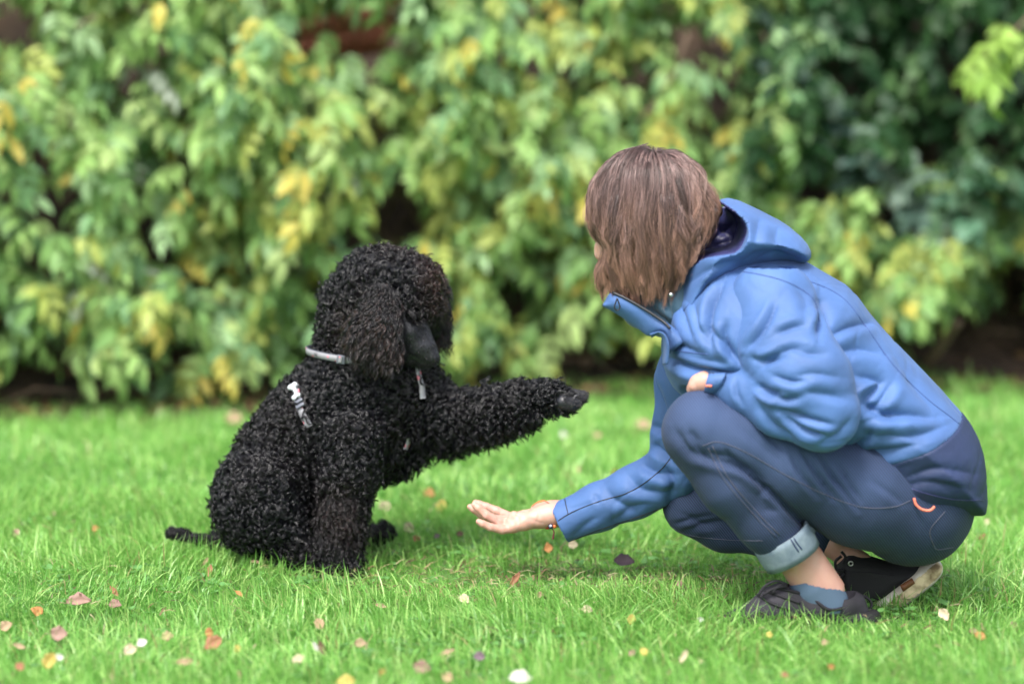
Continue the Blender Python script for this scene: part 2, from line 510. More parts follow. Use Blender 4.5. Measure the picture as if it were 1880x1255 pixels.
gsets = [blades(128000, -1.35, 1.1, .028, .058, .0028, 1), blades(42000, -1.35, 1.3, .042, .078, .0032, 2),
         blades(100000, 1.1, 4.9, .035, .065, .0050, 3)]
V = []; F = []; T = []; o = 0
for v, f, t in gsets: V.append(v); F.append(f + o); T.append(t); o += len(v)
me = mesh_data('grass', np.vstack(V), np.vstack(F), m_grass, smooth=False); set_tint(me, np.vstack(T))
grass = obj('grass', me); tag(grass, 'bright green lawn grass with long loose blades', 'grass', kind='stuff')

# clover and small round weeds between the blades
def clover(n, seed):
    r = np.random.default_rng(seed); V = []; F = []; T = []; o = 0
    centers = [(r.uniform(-1.2, 1.2), r.uniform(-1.1, .9), r.uniform(.05, .16)) for _ in range(26)]
    for px, py, q in ((1000, 1000, .16), (1120, 1005, .14), (880, 990, .1), (1310, 1040, .10), (1400, 1010, .08), (560, 1085, .09), (700, 1215, .12), (1780, 1120, .16), (1700, 1080, .1), (860, 905, .12), (250, 1080, .1), (150, 970, .1), (860, 1180, .1), (1800, 1010, .12)):
        g = G(px, py); centers += [(g[0], g[1], q)] * 3
    k5 = 6
    for _ in range(n):
        cx, cy, q = centers[r.integers(len(centers))]
        x = cx + r.normal() * q; y = cy + r.normal() * q * .7; z = float(ground_z(x, y)) + r.uniform(.008, .026)
        if any(((x - a) / c) ** 2 + ((y - b) / d) ** 2 < 1 for a, b, c, d in KEEP_OUT): continue
        rot = r.uniform(0, 6.28); size = r.uniform(.0040, .0075); col = np.array([.12, .29, .07]) * r.uniform(.7, 1.35) + np.array([.02, .02, .03]) * r.random()
        for l in range(3):
            a = rot + l * 2.094; c = np.array([x + math.cos(a) * size, y + math.sin(a) * size, z + r.uniform(-.002, .002)])
            tl = r.normal(size=3) * .25
            ring = [c + size * np.array([math.cos(b), math.sin(b), tl[0] * math.cos(b) + tl[1] * math.sin(b)]) for b in np.arange(k5) / k5 * 6.283]
            V += ring; F += [(o + 0, o + i, o + i + 1) for i in range(1, k5 - 1)]; T += [col] * k5; o += k5
    return np.array(V), np.array(F), np.array(T)
cv, cf, ct = clover(1500, 4)
me = mesh_data('clover', cv, cf, m_grass, smooth=False); set_tint(me, ct)
tag(obj('clover', me), 'low round clover leaves growing between the grass blades', 'clover', kind='stuff')

# dead clippings and bits of thatch among the blades
tr = np.random.default_rng(31); V = []; F = []; T = []; o = 0
for i in range(3600):
    y = tr.uniform(-1.3, 1.2); x = tr.uniform(-1, 1) * ((y + 4.4) * .27 + .1)
    if i % 3 == 0: x = .12 + tr.normal() * .3; y = .32 + tr.normal() * .14
    z = float(ground_z(x, y)) + tr.uniform(.004, .026); a = tr.uniform(0, 6.28); L = tr.uniform(.010, .042); w = tr.uniform(.0008, .0018)
    d = np.array([math.cos(a), math.sin(a), tr.normal() * .25]) * L / 2; s_ = np.array([-math.sin(a), math.cos(a), .3]) * w; c = np.array([x, y, z]); m = c + np.array([0, 0, L * .12])
    V += [c - d - s_, c - d + s_, m - s_, m + s_, c + d]; F += [(o, o + 1, o + 3), (o, o + 3, o + 2), (o + 2, o + 3, o + 4)]; o += 5
    T += [np.array([(.38, .30, .16), (.20, .13, .07), (.50, .44, .26), (.12, .08, .05)][tr.integers(4)]) * tr.uniform(.7, 1.1)] * 5
me = mesh_data('thatch', np.array(V), np.array(F), m_grass, smooth=False); set_tint(me, np.array(T)); tag(obj('thatch', me), 'dry clippings and thatch caught between the grass blades', 'thatch', kind='stuff')
# ================================================================== HEDGE BEHIND THE LAWN
m_bank = mat('backdrop_earth', rough=1.0); noise_col(m_bank, (.022, .016, .012), (.085, .056, .038), 7, 6); bump(m_bank, 14, .8, .04, 5)
m_stem = mat('stem_bark', rough=.85); noise_col(m_stem, (.10, .065, .045), (.20, .14, .10), 30, 4)
m_leafobj = leaf_mat('hedge_leaf', rough=.5, transl=.36, spec=.34, use='obj')
m_leafmass = leaf_mat('hedge_leaf_mass', rough=.5, transl=.36, spec=.34)

def front_y(px):      # where the planting meets the lawn
    return 2.55 + .62 * np.clip(np.asarray(px, float) / 1100.0, -.4, 1.0) + .05 * np.clip((np.asarray(px, float) - 1100) / 700, 0, 2)
# added dark bank behind the shrubs to block the sky; foot is bare earth
nx, ny = 90, 34
bx = np.linspace(-9, 9, nx); t = np.linspace(0, 1, ny)
V = []
for x in bx:
    y0 = float(front_y(940 + x * 4400 / 7.3))
    for s in t:
        y = y0 - .05 + s * 9.0
        z = 2.9 * (1 - math.exp(-max(0, s - .055) * 5.5)) + .012
        V.append((x, y, z))
V = np.array(V); w = np.clip((V[:, 2] - .01) * 3, 0, 1)
V[:, 2] += w * (.16 * snoise(V, .9, 30) + .07 * snoise(V, 3.0, 31)); V[:, 1] += w * .15 * snoise(V, 1.6, 32)
ii, jj = np.meshgrid(np.arange(nx - 1), np.arange(ny - 1), indexing='ij'); b0 = (ii * ny + jj).ravel()
tag(wmesh('backdrop_bank', V, np.stack([b0, b0 + ny, b0 + ny + 1, b0 + 1], 1), m_bank), kind='structure')

def leaflet(L, Wd, droop, curl, r, nseg=3):
    "pointed oval blade along +X, folded on its midrib"
    v = []; f = []
    for i in range(nseg + 1):
        t = i / nseg; x = L * t; z = -droop * L * t * t
        w = Wd * (math.sin(math.pi * min(1, t * .92 + .05)) ** .8) * (1 - .25 * t)
        if i == nseg: w = 0
        if i == 0: w = Wd * .12
        v += [(x, -w, z + curl * w), (x, 0, z), (x, w, z + curl * w)]
    for i in range(nseg):
        a = 3 * i
        f += [(a, a + 1, a + 4, a + 3), (a + 1, a + 2, a + 5, a + 4)]
    return np.array(v), f
def rotm(yaw, pitch, roll):
    from mathutils import Euler
    return np.array(Euler((roll, pitch, yaw)).to_matrix())
def spray(r, pairs, L, Wd, droop):
    "one compound leaf: stalk with paired leaflets and an end leaflet, hanging forward"
    parts = []
    n = pairs * 2 + 1; S = L * (pairs * .62 + .3)
    stalk = np.array([(S * t, 0, -droop * .35 * S * t * t) for t in np.linspace(0, 1, 4)])
    for k in range(pairs):
        t = (k + .55) / (pairs + .1); base = np.array([S * t, 0, -droop * .35 * S * t * t])
        for sgn in (-1, 1):
            v, f = leaflet(L * r.uniform(.85, 1.1), Wd * r.uniform(.85, 1.1), droop * r.uniform(.5, 1.2), .25, r)
            parts.append((v @ rotm(sgn * r.uniform(.75, 1.1), r.uniform(.1, .6), sgn * r.uniform(-.3, .3)).T + base, f))
    v, f = leaflet(L * 1.1, Wd * 1.1, droop, .25, r); parts.append((v @ rotm(r.uniform(-.2, .2), r.uniform(.2, .5), 0).T + stalk[-1], f))
    parts.append(tube(stalk, L * .02, 3))
    return join(parts)
r_ = random.Random(5)
broad = [spray(r_, p, L, w, d) for p, L, w, d in ((2, .095, .022, .45), (2, .105, .027, .5), (3, .085, .021, .3), (1, .12, .030, .35), (3, .08, .018, .5), (2, .10, .024, .7), (0, .11, .034, .6))]
small = [spray(r_, p, L, w, d) for p, L, w, d in ((3, .045, .014, .3), (2, .05, .017, .4), (3, .04, .012, .5))]
round_ = [spray(r_, p, L, w, d) for p, L, w, d in ((2, .045, .022, .2), (1, .05, .026, .2))]
shared = {}
def shared_mesh(lst, i):
    k = (id(lst), i)
    if k not in shared: shared[k] = mesh_data('leaf', lst[i][0], lst[i][1], m_leafobj)
    return shared[k]

# gaps where the dark inside shows (px, py, rx, ry) and yellowing patches
GAPS = [(730, 380, 85, 55), (640, 425, 40, 35), (110, 350, 60, 40), (95, 330, 40, 60), (480, 470, 60, 25), (260, 655, 40, 35), (190, 180, 35, 18), (640, 40, 100, 50),
        (950, 540, 45, 40), (975, 110, 95, 22), (690, 235, 40, 16), (1060, 635, 60, 25), (1165, 640, 35, 40), (920, 640, 40, 25), (850, 665, 30, 20), (210, 715, 150, 22), (60, 700, 80, 30),
        (1390, 180, 25, 60), (1640, 200, 90, 50), (1560, 300, 70, 40), (1690, 380, 90, 45), (1800, 90, 60, 70), (1480, 330, 50, 40), (1820, 350, 60, 30), (1800, 635, 170, 95), (1860, 500, 50, 30),
        (1330, 120, 30, 50), (430, 40, 30, 25), (300, 450, 40, 14), (550, 500, 40, 20), (1290, 190, 40, 25), (390, 345, 40, 12), (20, 30, 40, 40), (1260, 60, 50, 40), (1150, 120, 40, 30)]
YEL = [(370, 405, 26), (345, 480, 34), (430, 710, 24), (160, 705, 26), (75, 715, 26), (555, 345, 38), (590, 470, 30), (900, 440, 50), (560, 240, 30), (520, 410, 45), (1240, 190, 28), (1190, 210, 22), (1350, 130, 26),
       (1870, 400, 30), (1870, 600, 26), (1800, 545, 26), (1710, 555, 24), (1520, 495, 24), (940, 400, 45), (650, 440, 26), (250, 690, 20), (690, 300, 24), (60, 165, 18), (225, 155, 18), (830, 400, 26), (1500, 290, 18), (960, 330, 50), (1610, 480, 26)]
WHITE = [(295, 290, 16), (240, 495, 20), (180, 480, 16), (260, 110, 34), (1800, 370, 22), (1630, 275, 24), (1475, 290, 12), (545, 60, 16), (1875, 590, 16), (1565, 280, 14), (235, 270, 14), (40, 560, 10), (640, 310, 10)]
def clump(px, py):
    "uneven growth: positive where the foliage parts"
    a = math.sin(px * .041 + 2.1 * math.sin(py * .017)) * math.sin(py * .049 + 1.7 * math.sin(px * .013 + 1)) + .6 * math.sin(px * .023 - py * .031 + 2 * math.sin(px * .009)) * math.sin(py * .027 + px * .011)
    return a * .75
def in_gap(px, py, grow=1.0):
    for a, b, c, d in GAPS:
        if ((px - a) / (c * grow * 1.12)) ** 2 + ((py + 9 - b) / (d * grow * 1.2)) ** 2 < 1: return True
    return False
def leaf_color(px, py, r, dark):
    u = r.random()
    for a, b, q in WHITE:
        if (px - a) ** 2 + (py - b) ** 2 < (q * 1.15) ** 2 and u < .75: return (.50, .56, .46)
    for a, b, q in YEL:
        if (px - a) ** 2 + (py - b) ** 2 < (q * 1.2) ** 2 and u < .30: return r.choice([(.50, .42, .09), (.42, .44, .10), (.36, .42, .10)])
    if dark: return r.choice([(.018, .060, .022), (.028, .085, .030), (.022, .07, .018), (.06, .13, .04)])
    warm = .5 + .5 * math.sin(px * .006 + 1) * math.cos(py * .009)
    if 480 < px < 1100 and 150 < py < 520: warm += .25
    if px < 450 and py < 250: warm -= .4
    base = r.choice([(.20, .33, .10), (.26, .40, .13), (.16, .29, .09), (.12, .23, .10), (.32, .43, .16), (.24, .37, .18)])
    if r.random() < .30 * warm: base = (.30, .35, .09)
    if r.random() < .035: base = (.45, .37, .08)
    k = r.uniform(.8, 1.2)
    return tuple(min(.6, c * k * 1.24) for c in base)

def shrub(name, label, px0, px1, n_obj, n_mass, kinds, seed, dark=False, group=None, scale=1.0, top=2.15, low=(0.05,), ydeep=.75, stems=7, region=None, cat='shrub', gap_strength=1.0):
    r = random.Random(seed)
    pc = (px0 + px1) / 2; y0 = float(front_y(pc)); root_p = W(pc, 700, y0 + .55); root_p[2] = 0.02
    root = empty(name, root_p); tag(root, label, cat, group)
    # canes that arch out from the foot
    tips = []
    for k in range(stems):
        bx = root_p[0] + r.uniform(-.3, .3); by = root_p[1] + r.uniform(-.1, .35)
        a = r.uniform(-1, 1); Ln = r.uniform(1.4, 2.4) * (top / 2.2)
        P = []
        for t in np.linspace(0, 1, 9):
            P.append((bx + a * .75 * t + .12 * math.sin(t * 5 + k), by - .35 * t * t + .1 * math.sin(t * 4 + k * 2), .0 + Ln * (t - .22 * t * t)))
        v, f = tube(P, np.linspace(.014, .004, 9) * r.uniform(.7, 1.3), 5); wmesh('stem', v, f, m_stem, root)
        tips.append(np.array(P))
    # leaves
    spots = []
    tries = 0; want = n_obj + n_mass
    while len(spots) < want and tries < want * 30:
        tries += 1
        px = r.uniform(px0 - 40, px1 + 40); z = r.uniform(low[0], top)
        y = float(front_y(px)) + r.betavariate(1.1, 2.2) * ydeep + .22 * max(0, z - .9) + .10 * math.sin(px * .013 + z * 5) + .07 * math.sin(px * .031 - z * 9)
        x = (px - 940) / KPX * (y - CAM[1]); q = proj(np.array([x, y, z]))
        if region and not region(q[0], q[1]) and q[1] > -10: continue
        if clump(q[0], q[1]) > .30 and r.random() < .96: continue
        if in_gap(q[0], q[1]) and r.random() < .995 * gap_strength: continue
        # lower rim is ragged and hangs in skirts
        rim = .07 + .09 * (1 + math.sin(px * .021) * math.sin(px * .009 + 2))
        if z < rim and low[0] < .1: continue
        spots.append((y, x, z, q[0], q[1]))
    shown = sorted(spots, key=lambda s: s[0] + (5 if s[4] < -20 or s[4] > 800 or s[3] < -60 or s[3] > 1940 else 0))
    off = np.array(root_p)
    Vs, Fs, Ts, o = [], [], [], 0
    for i, (y, x, z, qx, qy) in enumerate(shown):
        ki = r.randrange(len(kinds)); v, f = kinds[ki]
        yaw = -math.pi / 2 + r.gauss(0, .75); pitch = r.uniform(.05, .95); roll = r.gauss(0, .5); s = scale * .54 * r.uniform(.6, 1.4)
        col = leaf_color(qx, qy, r, dark)
        if i < n_obj:
            ob = bpy.data.objects.new('leaf', shared_mesh(kinds, ki)); COL.objects.link(ob); ob.parent = root
            ob.location = (x - off[0], y - off[1], z - off[2]); ob.rotation_euler = (roll, pitch, yaw); ob.scale = (s, s, s); ob.color = (*col, 1)
        else:
            Vs.append((v * s) @ rotm(yaw, pitch, roll).T + np.array([x, y, z])); Fs += [tuple(int(a) + o for a in g) for g in f]
            Ts.append(np.tile(np.array(col)[None], (len(v), 1))); o += len(v)
    if Vs:
        me = mesh_data('foliage', np.vstack(Vs) - off, Fs, m_leafmass); set_tint(me, np.vstack(Ts))
        ob = obj('foliage', me, root); ob['kind'] = 'stuff'
    return root
hg = 'shrubs of the hedge behind the lawn'
not_dark = lambda x, y: not (x > 1400 and y < 330 + .0 * x) or (x > 1400 and y > 330)
shrub('leafy_shrub', 'green shrub at the left end of the hedge with a dark hollow halfway up', -420, 190, 298, 1875, broad, 41, group=hg)
shrub('leafy_shrub', 'green shrub with drooping leaves and white-backed leaflets, rising behind and left of the dog', 190, 520, 298, 1625, broad, 42, group=hg)
shrub('leafy_shrub', 'yellow-green shrub behind the dog, with a big dark hollow above its head', 520, 830, 298, 1562, broad, 43, group=hg)
shrub('leafy_shrub', 'bright yellow-tinged shrub between the dog\'s head and the woman\'s face', 830, 1130, 298, 1562, broad, 44, group=hg)
shrub('leafy_shrub', 'layered light green shrub behind the woman\'s head', 1130, 1420, 298, 1500, broad, 45, group=hg)
shrub('leafy_shrub', 'lower light green shrub behind the woman\'s hood and back', 1420, 1700, 290, 800, broad, 46, group=hg, top=1.15, region=lambda x, y: y > 330)
shrub('leafy_shrub', 'green shrub over bare brown earth at the right end of the hedge', 1700, 2250, 290, 1100, broad, 47, group=hg, top=1.15, low=(.33,), region=lambda x, y: y > 300)
shrub('evergreen_shrub', 'dark small-leaved evergreen filling the upper right corner', 1400, 2300, 298, 3600, small, 48, dark=True, top=2.5, low=(.75,), ydeep=.9, region=lambda x, y: y < 360, stems=5, scale=1.9, gap_strength=.35)
# fill of leaves in darker greens deep in the hedge
dk = random.Random(9)
Vs, Fs, Ts, o = [], [], [], 0
for i in range(6400):
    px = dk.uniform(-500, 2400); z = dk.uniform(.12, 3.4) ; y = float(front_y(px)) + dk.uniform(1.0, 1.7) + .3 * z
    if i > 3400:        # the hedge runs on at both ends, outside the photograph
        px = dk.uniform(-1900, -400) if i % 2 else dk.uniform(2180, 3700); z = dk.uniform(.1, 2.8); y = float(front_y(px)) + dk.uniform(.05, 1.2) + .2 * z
    x = (px - 940) / KPX * (y - CAM[1]); q = proj(np.array([x, y, z]))
    if in_gap(q[0], q[1], .9) and dk.random() < .85: continue
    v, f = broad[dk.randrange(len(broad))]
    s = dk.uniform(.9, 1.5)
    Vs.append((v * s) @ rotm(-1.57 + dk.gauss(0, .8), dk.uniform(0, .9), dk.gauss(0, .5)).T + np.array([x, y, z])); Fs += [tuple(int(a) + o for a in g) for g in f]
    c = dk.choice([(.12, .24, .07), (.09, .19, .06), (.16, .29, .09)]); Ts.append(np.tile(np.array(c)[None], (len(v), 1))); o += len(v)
me = mesh_data('foliage', np.vstack(Vs), Fs, m_leafmass); set_tint(me, np.vstack(Ts)); tag(obj('foliage', me), 'darker green foliage deep inside the hedge', 'foliage', kind='stuff')

# climbing variegated plant hanging through the dark part
def climber(label, line, n, colr, seed, kinds=round_, Y=3.3, spread=26, sc=1.0):
    r = random.Random(seed); P = np.array([W(p[0], p[1], Y) for p in spline(line, 6)]); c = P[0]
    root = empty('climbing_plant', c); tag(root, label, 'climber')
    v, f = tube(P, .006, 5); wmesh('stem', v, f, m_stem, root)
    for i in range(n):
        t = r.random() * (len(P) - 1); a = int(t); p = P[a] * (1 - (t - a)) + P[min(a + 1, len(P) - 1)] * (t - a)
        p = p + np.array([r.gauss(0, spread / 550), r.uniform(-.12, .05), r.gauss(0, spread / 550)])
        ob = bpy.data.objects.new('leaf', shared_mesh(kinds, r.randrange(len(kinds)))); COL.objects.link(ob); ob.parent = root
        ob.location = p - c; ob.rotation_euler = (r.gauss(0, .6), r.uniform(-.2, .9), -1.57 + r.gauss(0, .9)); s = sc * r.uniform(.8, 1.3); ob.scale = (s, s, s)
        k = r.uniform(.8, 1.2); cc = r.choice(colr); ob.color = (cc[0] * k, cc[1] * k, cc[2] * k, 1)
climber('grey-green climbing plant trailing diagonally down through the dark evergreen', [(1400, 60), (1430, 140), (1470, 190), (1530, 230), (1590, 280), (1640, 330), (1680, 400), (1730, 450)], 95, [(.07, .13, .10), (.11, .18, .14), (.05, .10, .08), (.16, .24, .18)], 61, sc=.8, spread=22)
climber('bright yellow-green spray arching in from the upper right edge', [(1900, 20), (1860, 60), (1820, 90), (1775, 130)], 14, [(.20, .34, .06), (.26, .40, .08)], 62, kinds=broad, Y=2.9, spread=16, sc=.7)
climber('grey-green leafy shoot low at the right edge beside the pale dead leaf', [(1880, 300), (1820, 310), (1770, 340), (1740, 400)], 34, [(.09, .20, .12), (.16, .28, .18), (.08, .16, .08)], 63, spread=20, sc=1.0)

# bare branches that show
def branch(label, line, r0, r1, Y):
    P = np.array([W(p[0], p[1], Y + .02 * i) for i, p in enumerate(spline(line, 5))])
    v, f = tube(P, np.linspace(r0, r1, len(P)), 6); tag(wmesh('branch', v, f, m_stem), label, 'branch')
branch('thin bare brown branch slanting down through the dark evergreen', [(1830, 60), (1800, 150), (1785, 200), (1758, 260)], .006, .012, 3.15)
branch('upright brown stem behind the yellow-tinged shrub near the top edge', [(930, 30), (938, 110), (935, 190)], .013, .015, 3.35)
branch('brown twig slanting through the leaves at the upper left', [(175, 30), (120, 70), (100, 150), (88, 190)], .006, .010, 2.7)
branch('pale grey-brown stem at the top edge above the woman', [(1222, -40), (1220, 60)], .012, .013, 3.5)
branch('brown stub of a cane leaning over the bare earth right of the woman', [(1760, 590), (1725, 640), (1700, 670)], .012, .018, 3.2)
tw = random.Random(12)
Vt = []
for i in range(150):
    p0 = G(tw.uniform(-200, 2100), 700, 0.03); px = tw.uniform(-200, 2100); y = float(front_y(px)) + tw.uniform(.1, .6); x = (px - 940) / KPX * (y + 4.4); z = tw.uniform(.02, .45)
    d = np.array([tw.uniform(-.5, .5), tw.uniform(-.15, .15), tw.uniform(-.2, .3)]) * tw.uniform(.4, 1)
    b = np.array([x, y, z]); Vt.append(tube([b, b + d * .5 + np.array([0, 0, .03]), b + d], [.004, .003, .002], 3))
v, f = join(Vt); tag(wmesh('undergrowth', v, f, m_stem), 'tangle of thin dead twigs over the earth under the hedge', 'undergrowth', kind='stuff')
# dead leaves lying on the earth strip
V, F, T, o = [], [], [], 0
for i in range(900):
    px = tw.uniform(-200, 2100); y = float(front_y(px)) + tw.uniform(-.08, .7); x = (px - 940) / KPX * (y + 4.4)
    z = .03 + max(0, y - float(front_y(px)) - .4) * 1.2
    v, f = leaflet(.06, .02, .2, .3, tw); v = v @ rotm(tw.uniform(0, 6.28), tw.uniform(-.4, .4), tw.uniform(-.6, .6)).T + np.array([x, y, z])
    V.append(v); F += [tuple(a + o for a in g) for g in f]; o += len(v); T.append(np.tile(np.array([tw.choice([(.16, .09, .05), (.10, .06, .04), (.28, .17, .08), (.07, .05, .035)])]), (len(v), 1)))
me = mesh_data('leaf_litter', np.vstack(V), F, m_leafmass); set_tint(me, np.vstack(T)); tag(obj('leaf_litter', me), 'brown leaf litter on the earth along the foot of the hedge', 'litter', kind='stuff')

# a bit of tiled roof seen through the gap
m_tile = mat('terracotta_tile', (.50, .17, .10), .8); bump(m_tile, 40, .4, .004)
rc = W(640, 42, 3.75); roof = empty('tiled_roof', rc); tag(roof, 'patch of ribbed terracotta roof tiles glimpsed through the hedge gap near the top edge', 'roof')
tile_me = None
for i in range(14):
    for j in range(3):
        if tile_me is None:
            a = np.linspace(0, math.pi, 7); ring = [(.012 * math.cos(t), .012 * math.sin(t)) for t in a] + [(-.009, .0), (.009, .0)]
            vv = []
            for y_ in (0, .10):
                for (u, w) in ring: vv.append((u, -w - .002, y_))
            n_ = len(ring); ff = [(k, (k + 1) % n_, n_ + (k + 1) % n_, n_ + k) for k in range(n_)] + [tuple(range(n_))[::-1], tuple(range(n_, 2 * n_))]
            tile_me = mesh_data('tile', vv, ff, m_tile)
        t_ = bpy.data.objects.new('tile', tile_me); COL.objects.link(t_); t_.parent = roof
        t_.location = ((i - 7) * .024 + (j - 1) * .02, j * .03 - .03, (j - 1) * .085 - .04 + (i - 7) * .004); t_.rotation_euler = (-.35, 0, .0)
# ================================================================== THE WOMAN
m_skin = mat('skin', (.60, .36, .28), .48, Subsurface_Weight=.35, Subsurface_Scale=.012)
m_skin.node_tree.nodes['Principled BSDF'].inputs['Subsurface Radius'].default_value = (1, .35, .2)
noise_col(m_skin, (.52, .31, .25), (.48, .26, .21), 26, 3); bump(m_skin, 420, .18, .0006, 2)
def cloth(name, col, rough, var=.14, weave=900, wr=.25, sheen=.25):
    m = mat(name, col, rough, Sheen_Weight=sheen, Sheen_Roughness=.5)
    c = np.array(col); noise_col(m, tuple(c * (1 - var)), tuple(c * (1 + var)), 11, 4)
    bump(m, weave, wr, .0005, 2); bump(m, 60, .22, .004, 3)
    t = bump(m, 7.5, .30, .012, 2); t.noise_type = 'RIDGED_MULTIFRACTAL'; t.inputs['Distortion'].default_value = .8
    return m
m_blue = cloth('blue_shell_fabric', (.049, .115, .295), .66, sheen=.06)
m_navy = cloth('navy_fabric', (.015, .028, .085), .65, sheen=.0)
m_lining = cloth('navy_lining', (.032, .034, .12), .42, sheen=.0)
m_teal = cloth('teal_lining', (.030, .075, .115), .7)
m_thread = mat('seam_thread', (.045, .085, .24), .8)
m_zip = mat('black_zip', (.012, .013, .018), .45)
m_orange = mat('orange_cord', (.80, .20, .13), .6)
m_metal = mat('snap_metal', (.6, .6, .6), .3, Metallic=1.0)
# denim: diagonal weave, paler where it is stretched over knee and thigh
m_denim = mat('denim', (.03, .04, .07), .85, Sheen_Weight=.03, Sheen_Roughness=.5)
tc = nod(m_denim, 'ShaderNodeTexCoord'); mp = nod(m_denim, 'ShaderNodeMapping'); mp.inputs['Rotation'].default_value = (0, R(38), 0)
wv = nod(m_denim, 'ShaderNodeTexWave', Scale=75.0, Distortion=.5, Detail=1.0); lk(m_denim, tc.outputs['Object'], mp.inputs[0]); lk(m_denim, mp.outputs[0], wv.inputs['Vector'])
nz = nod(m_denim, 'ShaderNodeTexNoise', Scale=14.0, Detail=5.0); lk(m_denim, tc.outputs['Object'], nz.inputs['Vector'])
at = nod(m_denim, 'ShaderNodeAttribute', attribute_name='tint')
ma = nod(m_denim, 'ShaderNodeMath', operation='MULTIPLY_ADD'); ma.inputs[1].default_value = .22; lk(m_denim, nz.outputs[0], ma.inputs[0]); lk(m_denim, at.outputs['Fac'], ma.inputs[2])
mb = nod(m_denim, 'ShaderNodeMath', operation='MULTIPLY_ADD'); mb.inputs[1].default_value = .6; lk(m_denim, wv.outputs['Fac'], mb.inputs[0]); lk(m_denim, ma.outputs[0], mb.inputs[2])
cr = nod(m_denim, 'ShaderNodeValToRGB'); cr.color_ramp.elements[0].position = .05; cr.color_ramp.elements[0].color = (.003, .008, .026, 1)
cr.color_ramp.elements[1].position = 1.15 if False else 1.0; cr.color_ramp.elements[1].color = (.036, .066, .155, 1)
lk(m_denim, mb.outputs[0], cr.inputs[0]); lk(m_denim, cr.outputs[0], m_denim.node_tree.nodes['Principled BSDF'].inputs['Base Color'])
bm_ = nod(m_denim, 'ShaderNodeBump', Strength=.35, Distance=.0006); lk(m_denim, wv.outputs['Fac'], bm_.inputs['Height']); lk(m_denim, bm_.outputs[0], m_denim.node_tree.nodes['Principled BSDF'].inputs['Normal'])
m_denimcuff = mat('denim_inside', (.15, .21, .25), .9); noise_col(m_denimcuff, (.09, .13, .17), (.16, .21, .25), 40, 5); bump(m_denimcuff, 500, .5, .0008)
m_stitch = mat('denim_stitch', (.075, .08, .12), .85)
m_shoe = mat('charcoal_shoe_mesh', (.02, .018, .026), .75); noise_col(m_shoe, (.010, .009, .014), (.024, .021, .031), 30, 4); bump(m_shoe, 380, .5, .001)
m_shoeblack = mat('black_shoe_mesh', (.008, .008, .010), .8); bump(m_shoeblack, 380, .5, .001)
m_lace = mat('shoe_lace', (.010, .009, .014), .8)
m_sole = mat('worn_white_sole', (.55, .50, .42), .7)
noise_col(m_sole, (.42, .36, .28), (.74, .70, .62), 24, 6, .3, .6); bump(m_sole, 90, .4, .002)
m_tread = mat('muddy_tread', (.45, .34, .16), .75); noise_col(m_tread, (.22, .16, .08), (.70, .58, .36), 34, 6, .38, .58); bump(m_tread, 60, .6, .003)
m_sock = mat('blue_sock', (.065, .105, .165), .9); bump(m_sock, 700, .4, .001)

woman_root = W(1500, 1120, .08); woman_root[2] = 0.0

# ---- body: one figure; head, trunk, limbs
def body_coarse():
    v = Vol((-.2, -.35, -.03), (1.0, .55, .95), .0065)
    v.chain([(1640, 880, .12, 70), (1500, 730, .11, 80), (1370, 610, .10, 75)], .03, sy=1.3)
    v.chain([(1330, 570, .10, 55), (1255, 520, .10, 48)], .03)
    # near leg / far leg
    v.chain([(1670, 915, .07, 70), (1450, 855, -.01, 60), (1300, 790, -.035, 50), (1400, 945, -.035, 36), (1450, 1005, -.02, 28), (1490, 1070, 0.0, 26)], .01)
    v.chain([(1650, 905, .20, 68), (1440, 900, .28, 44), (1280, 928, .30, 36), (1400, 980, .27, 26), (1530, 1000, .18, 22), (1570, 1035, .175, 24)], .01)
    v.chain([(1490, 1085, .0, 34), (1450, 1115, -.01, 26), (1370, 1132, -.01, 20)], .02)
    v.chain([(1570, 1035, .175, 25), (1630, 1062, .175, 22), (1600, 1090, .175, 18)], .02)
    # arms
    v.chain([(1420, 590, -.03, 45), (1455, 690, -.10, 45), (1510, 760, -.12, 44), (1400, 730, -.08, 36), (1320, 705, -.02, 27)], .01)
    v.chain([(1290, 600, .26, 58), (1262, 740, .28, 46), (1245, 850, .29, 42), (1140, 905, .32, 36), (1045, 945, .35, 25)], .01)
    return v.mesh(2)
def ankle():
    v = Vol((.44, -.09, .02), (.62, .06, .20), .003)
    v.chain([(1438, 985, -.02, 37), (1506, 1092, -.005, 38)], .02, sy=.88)
    v.chain([(1480, 1010, .0, 20), (1530, 1078, .0, 17)], .03)
    return v.mesh(2)
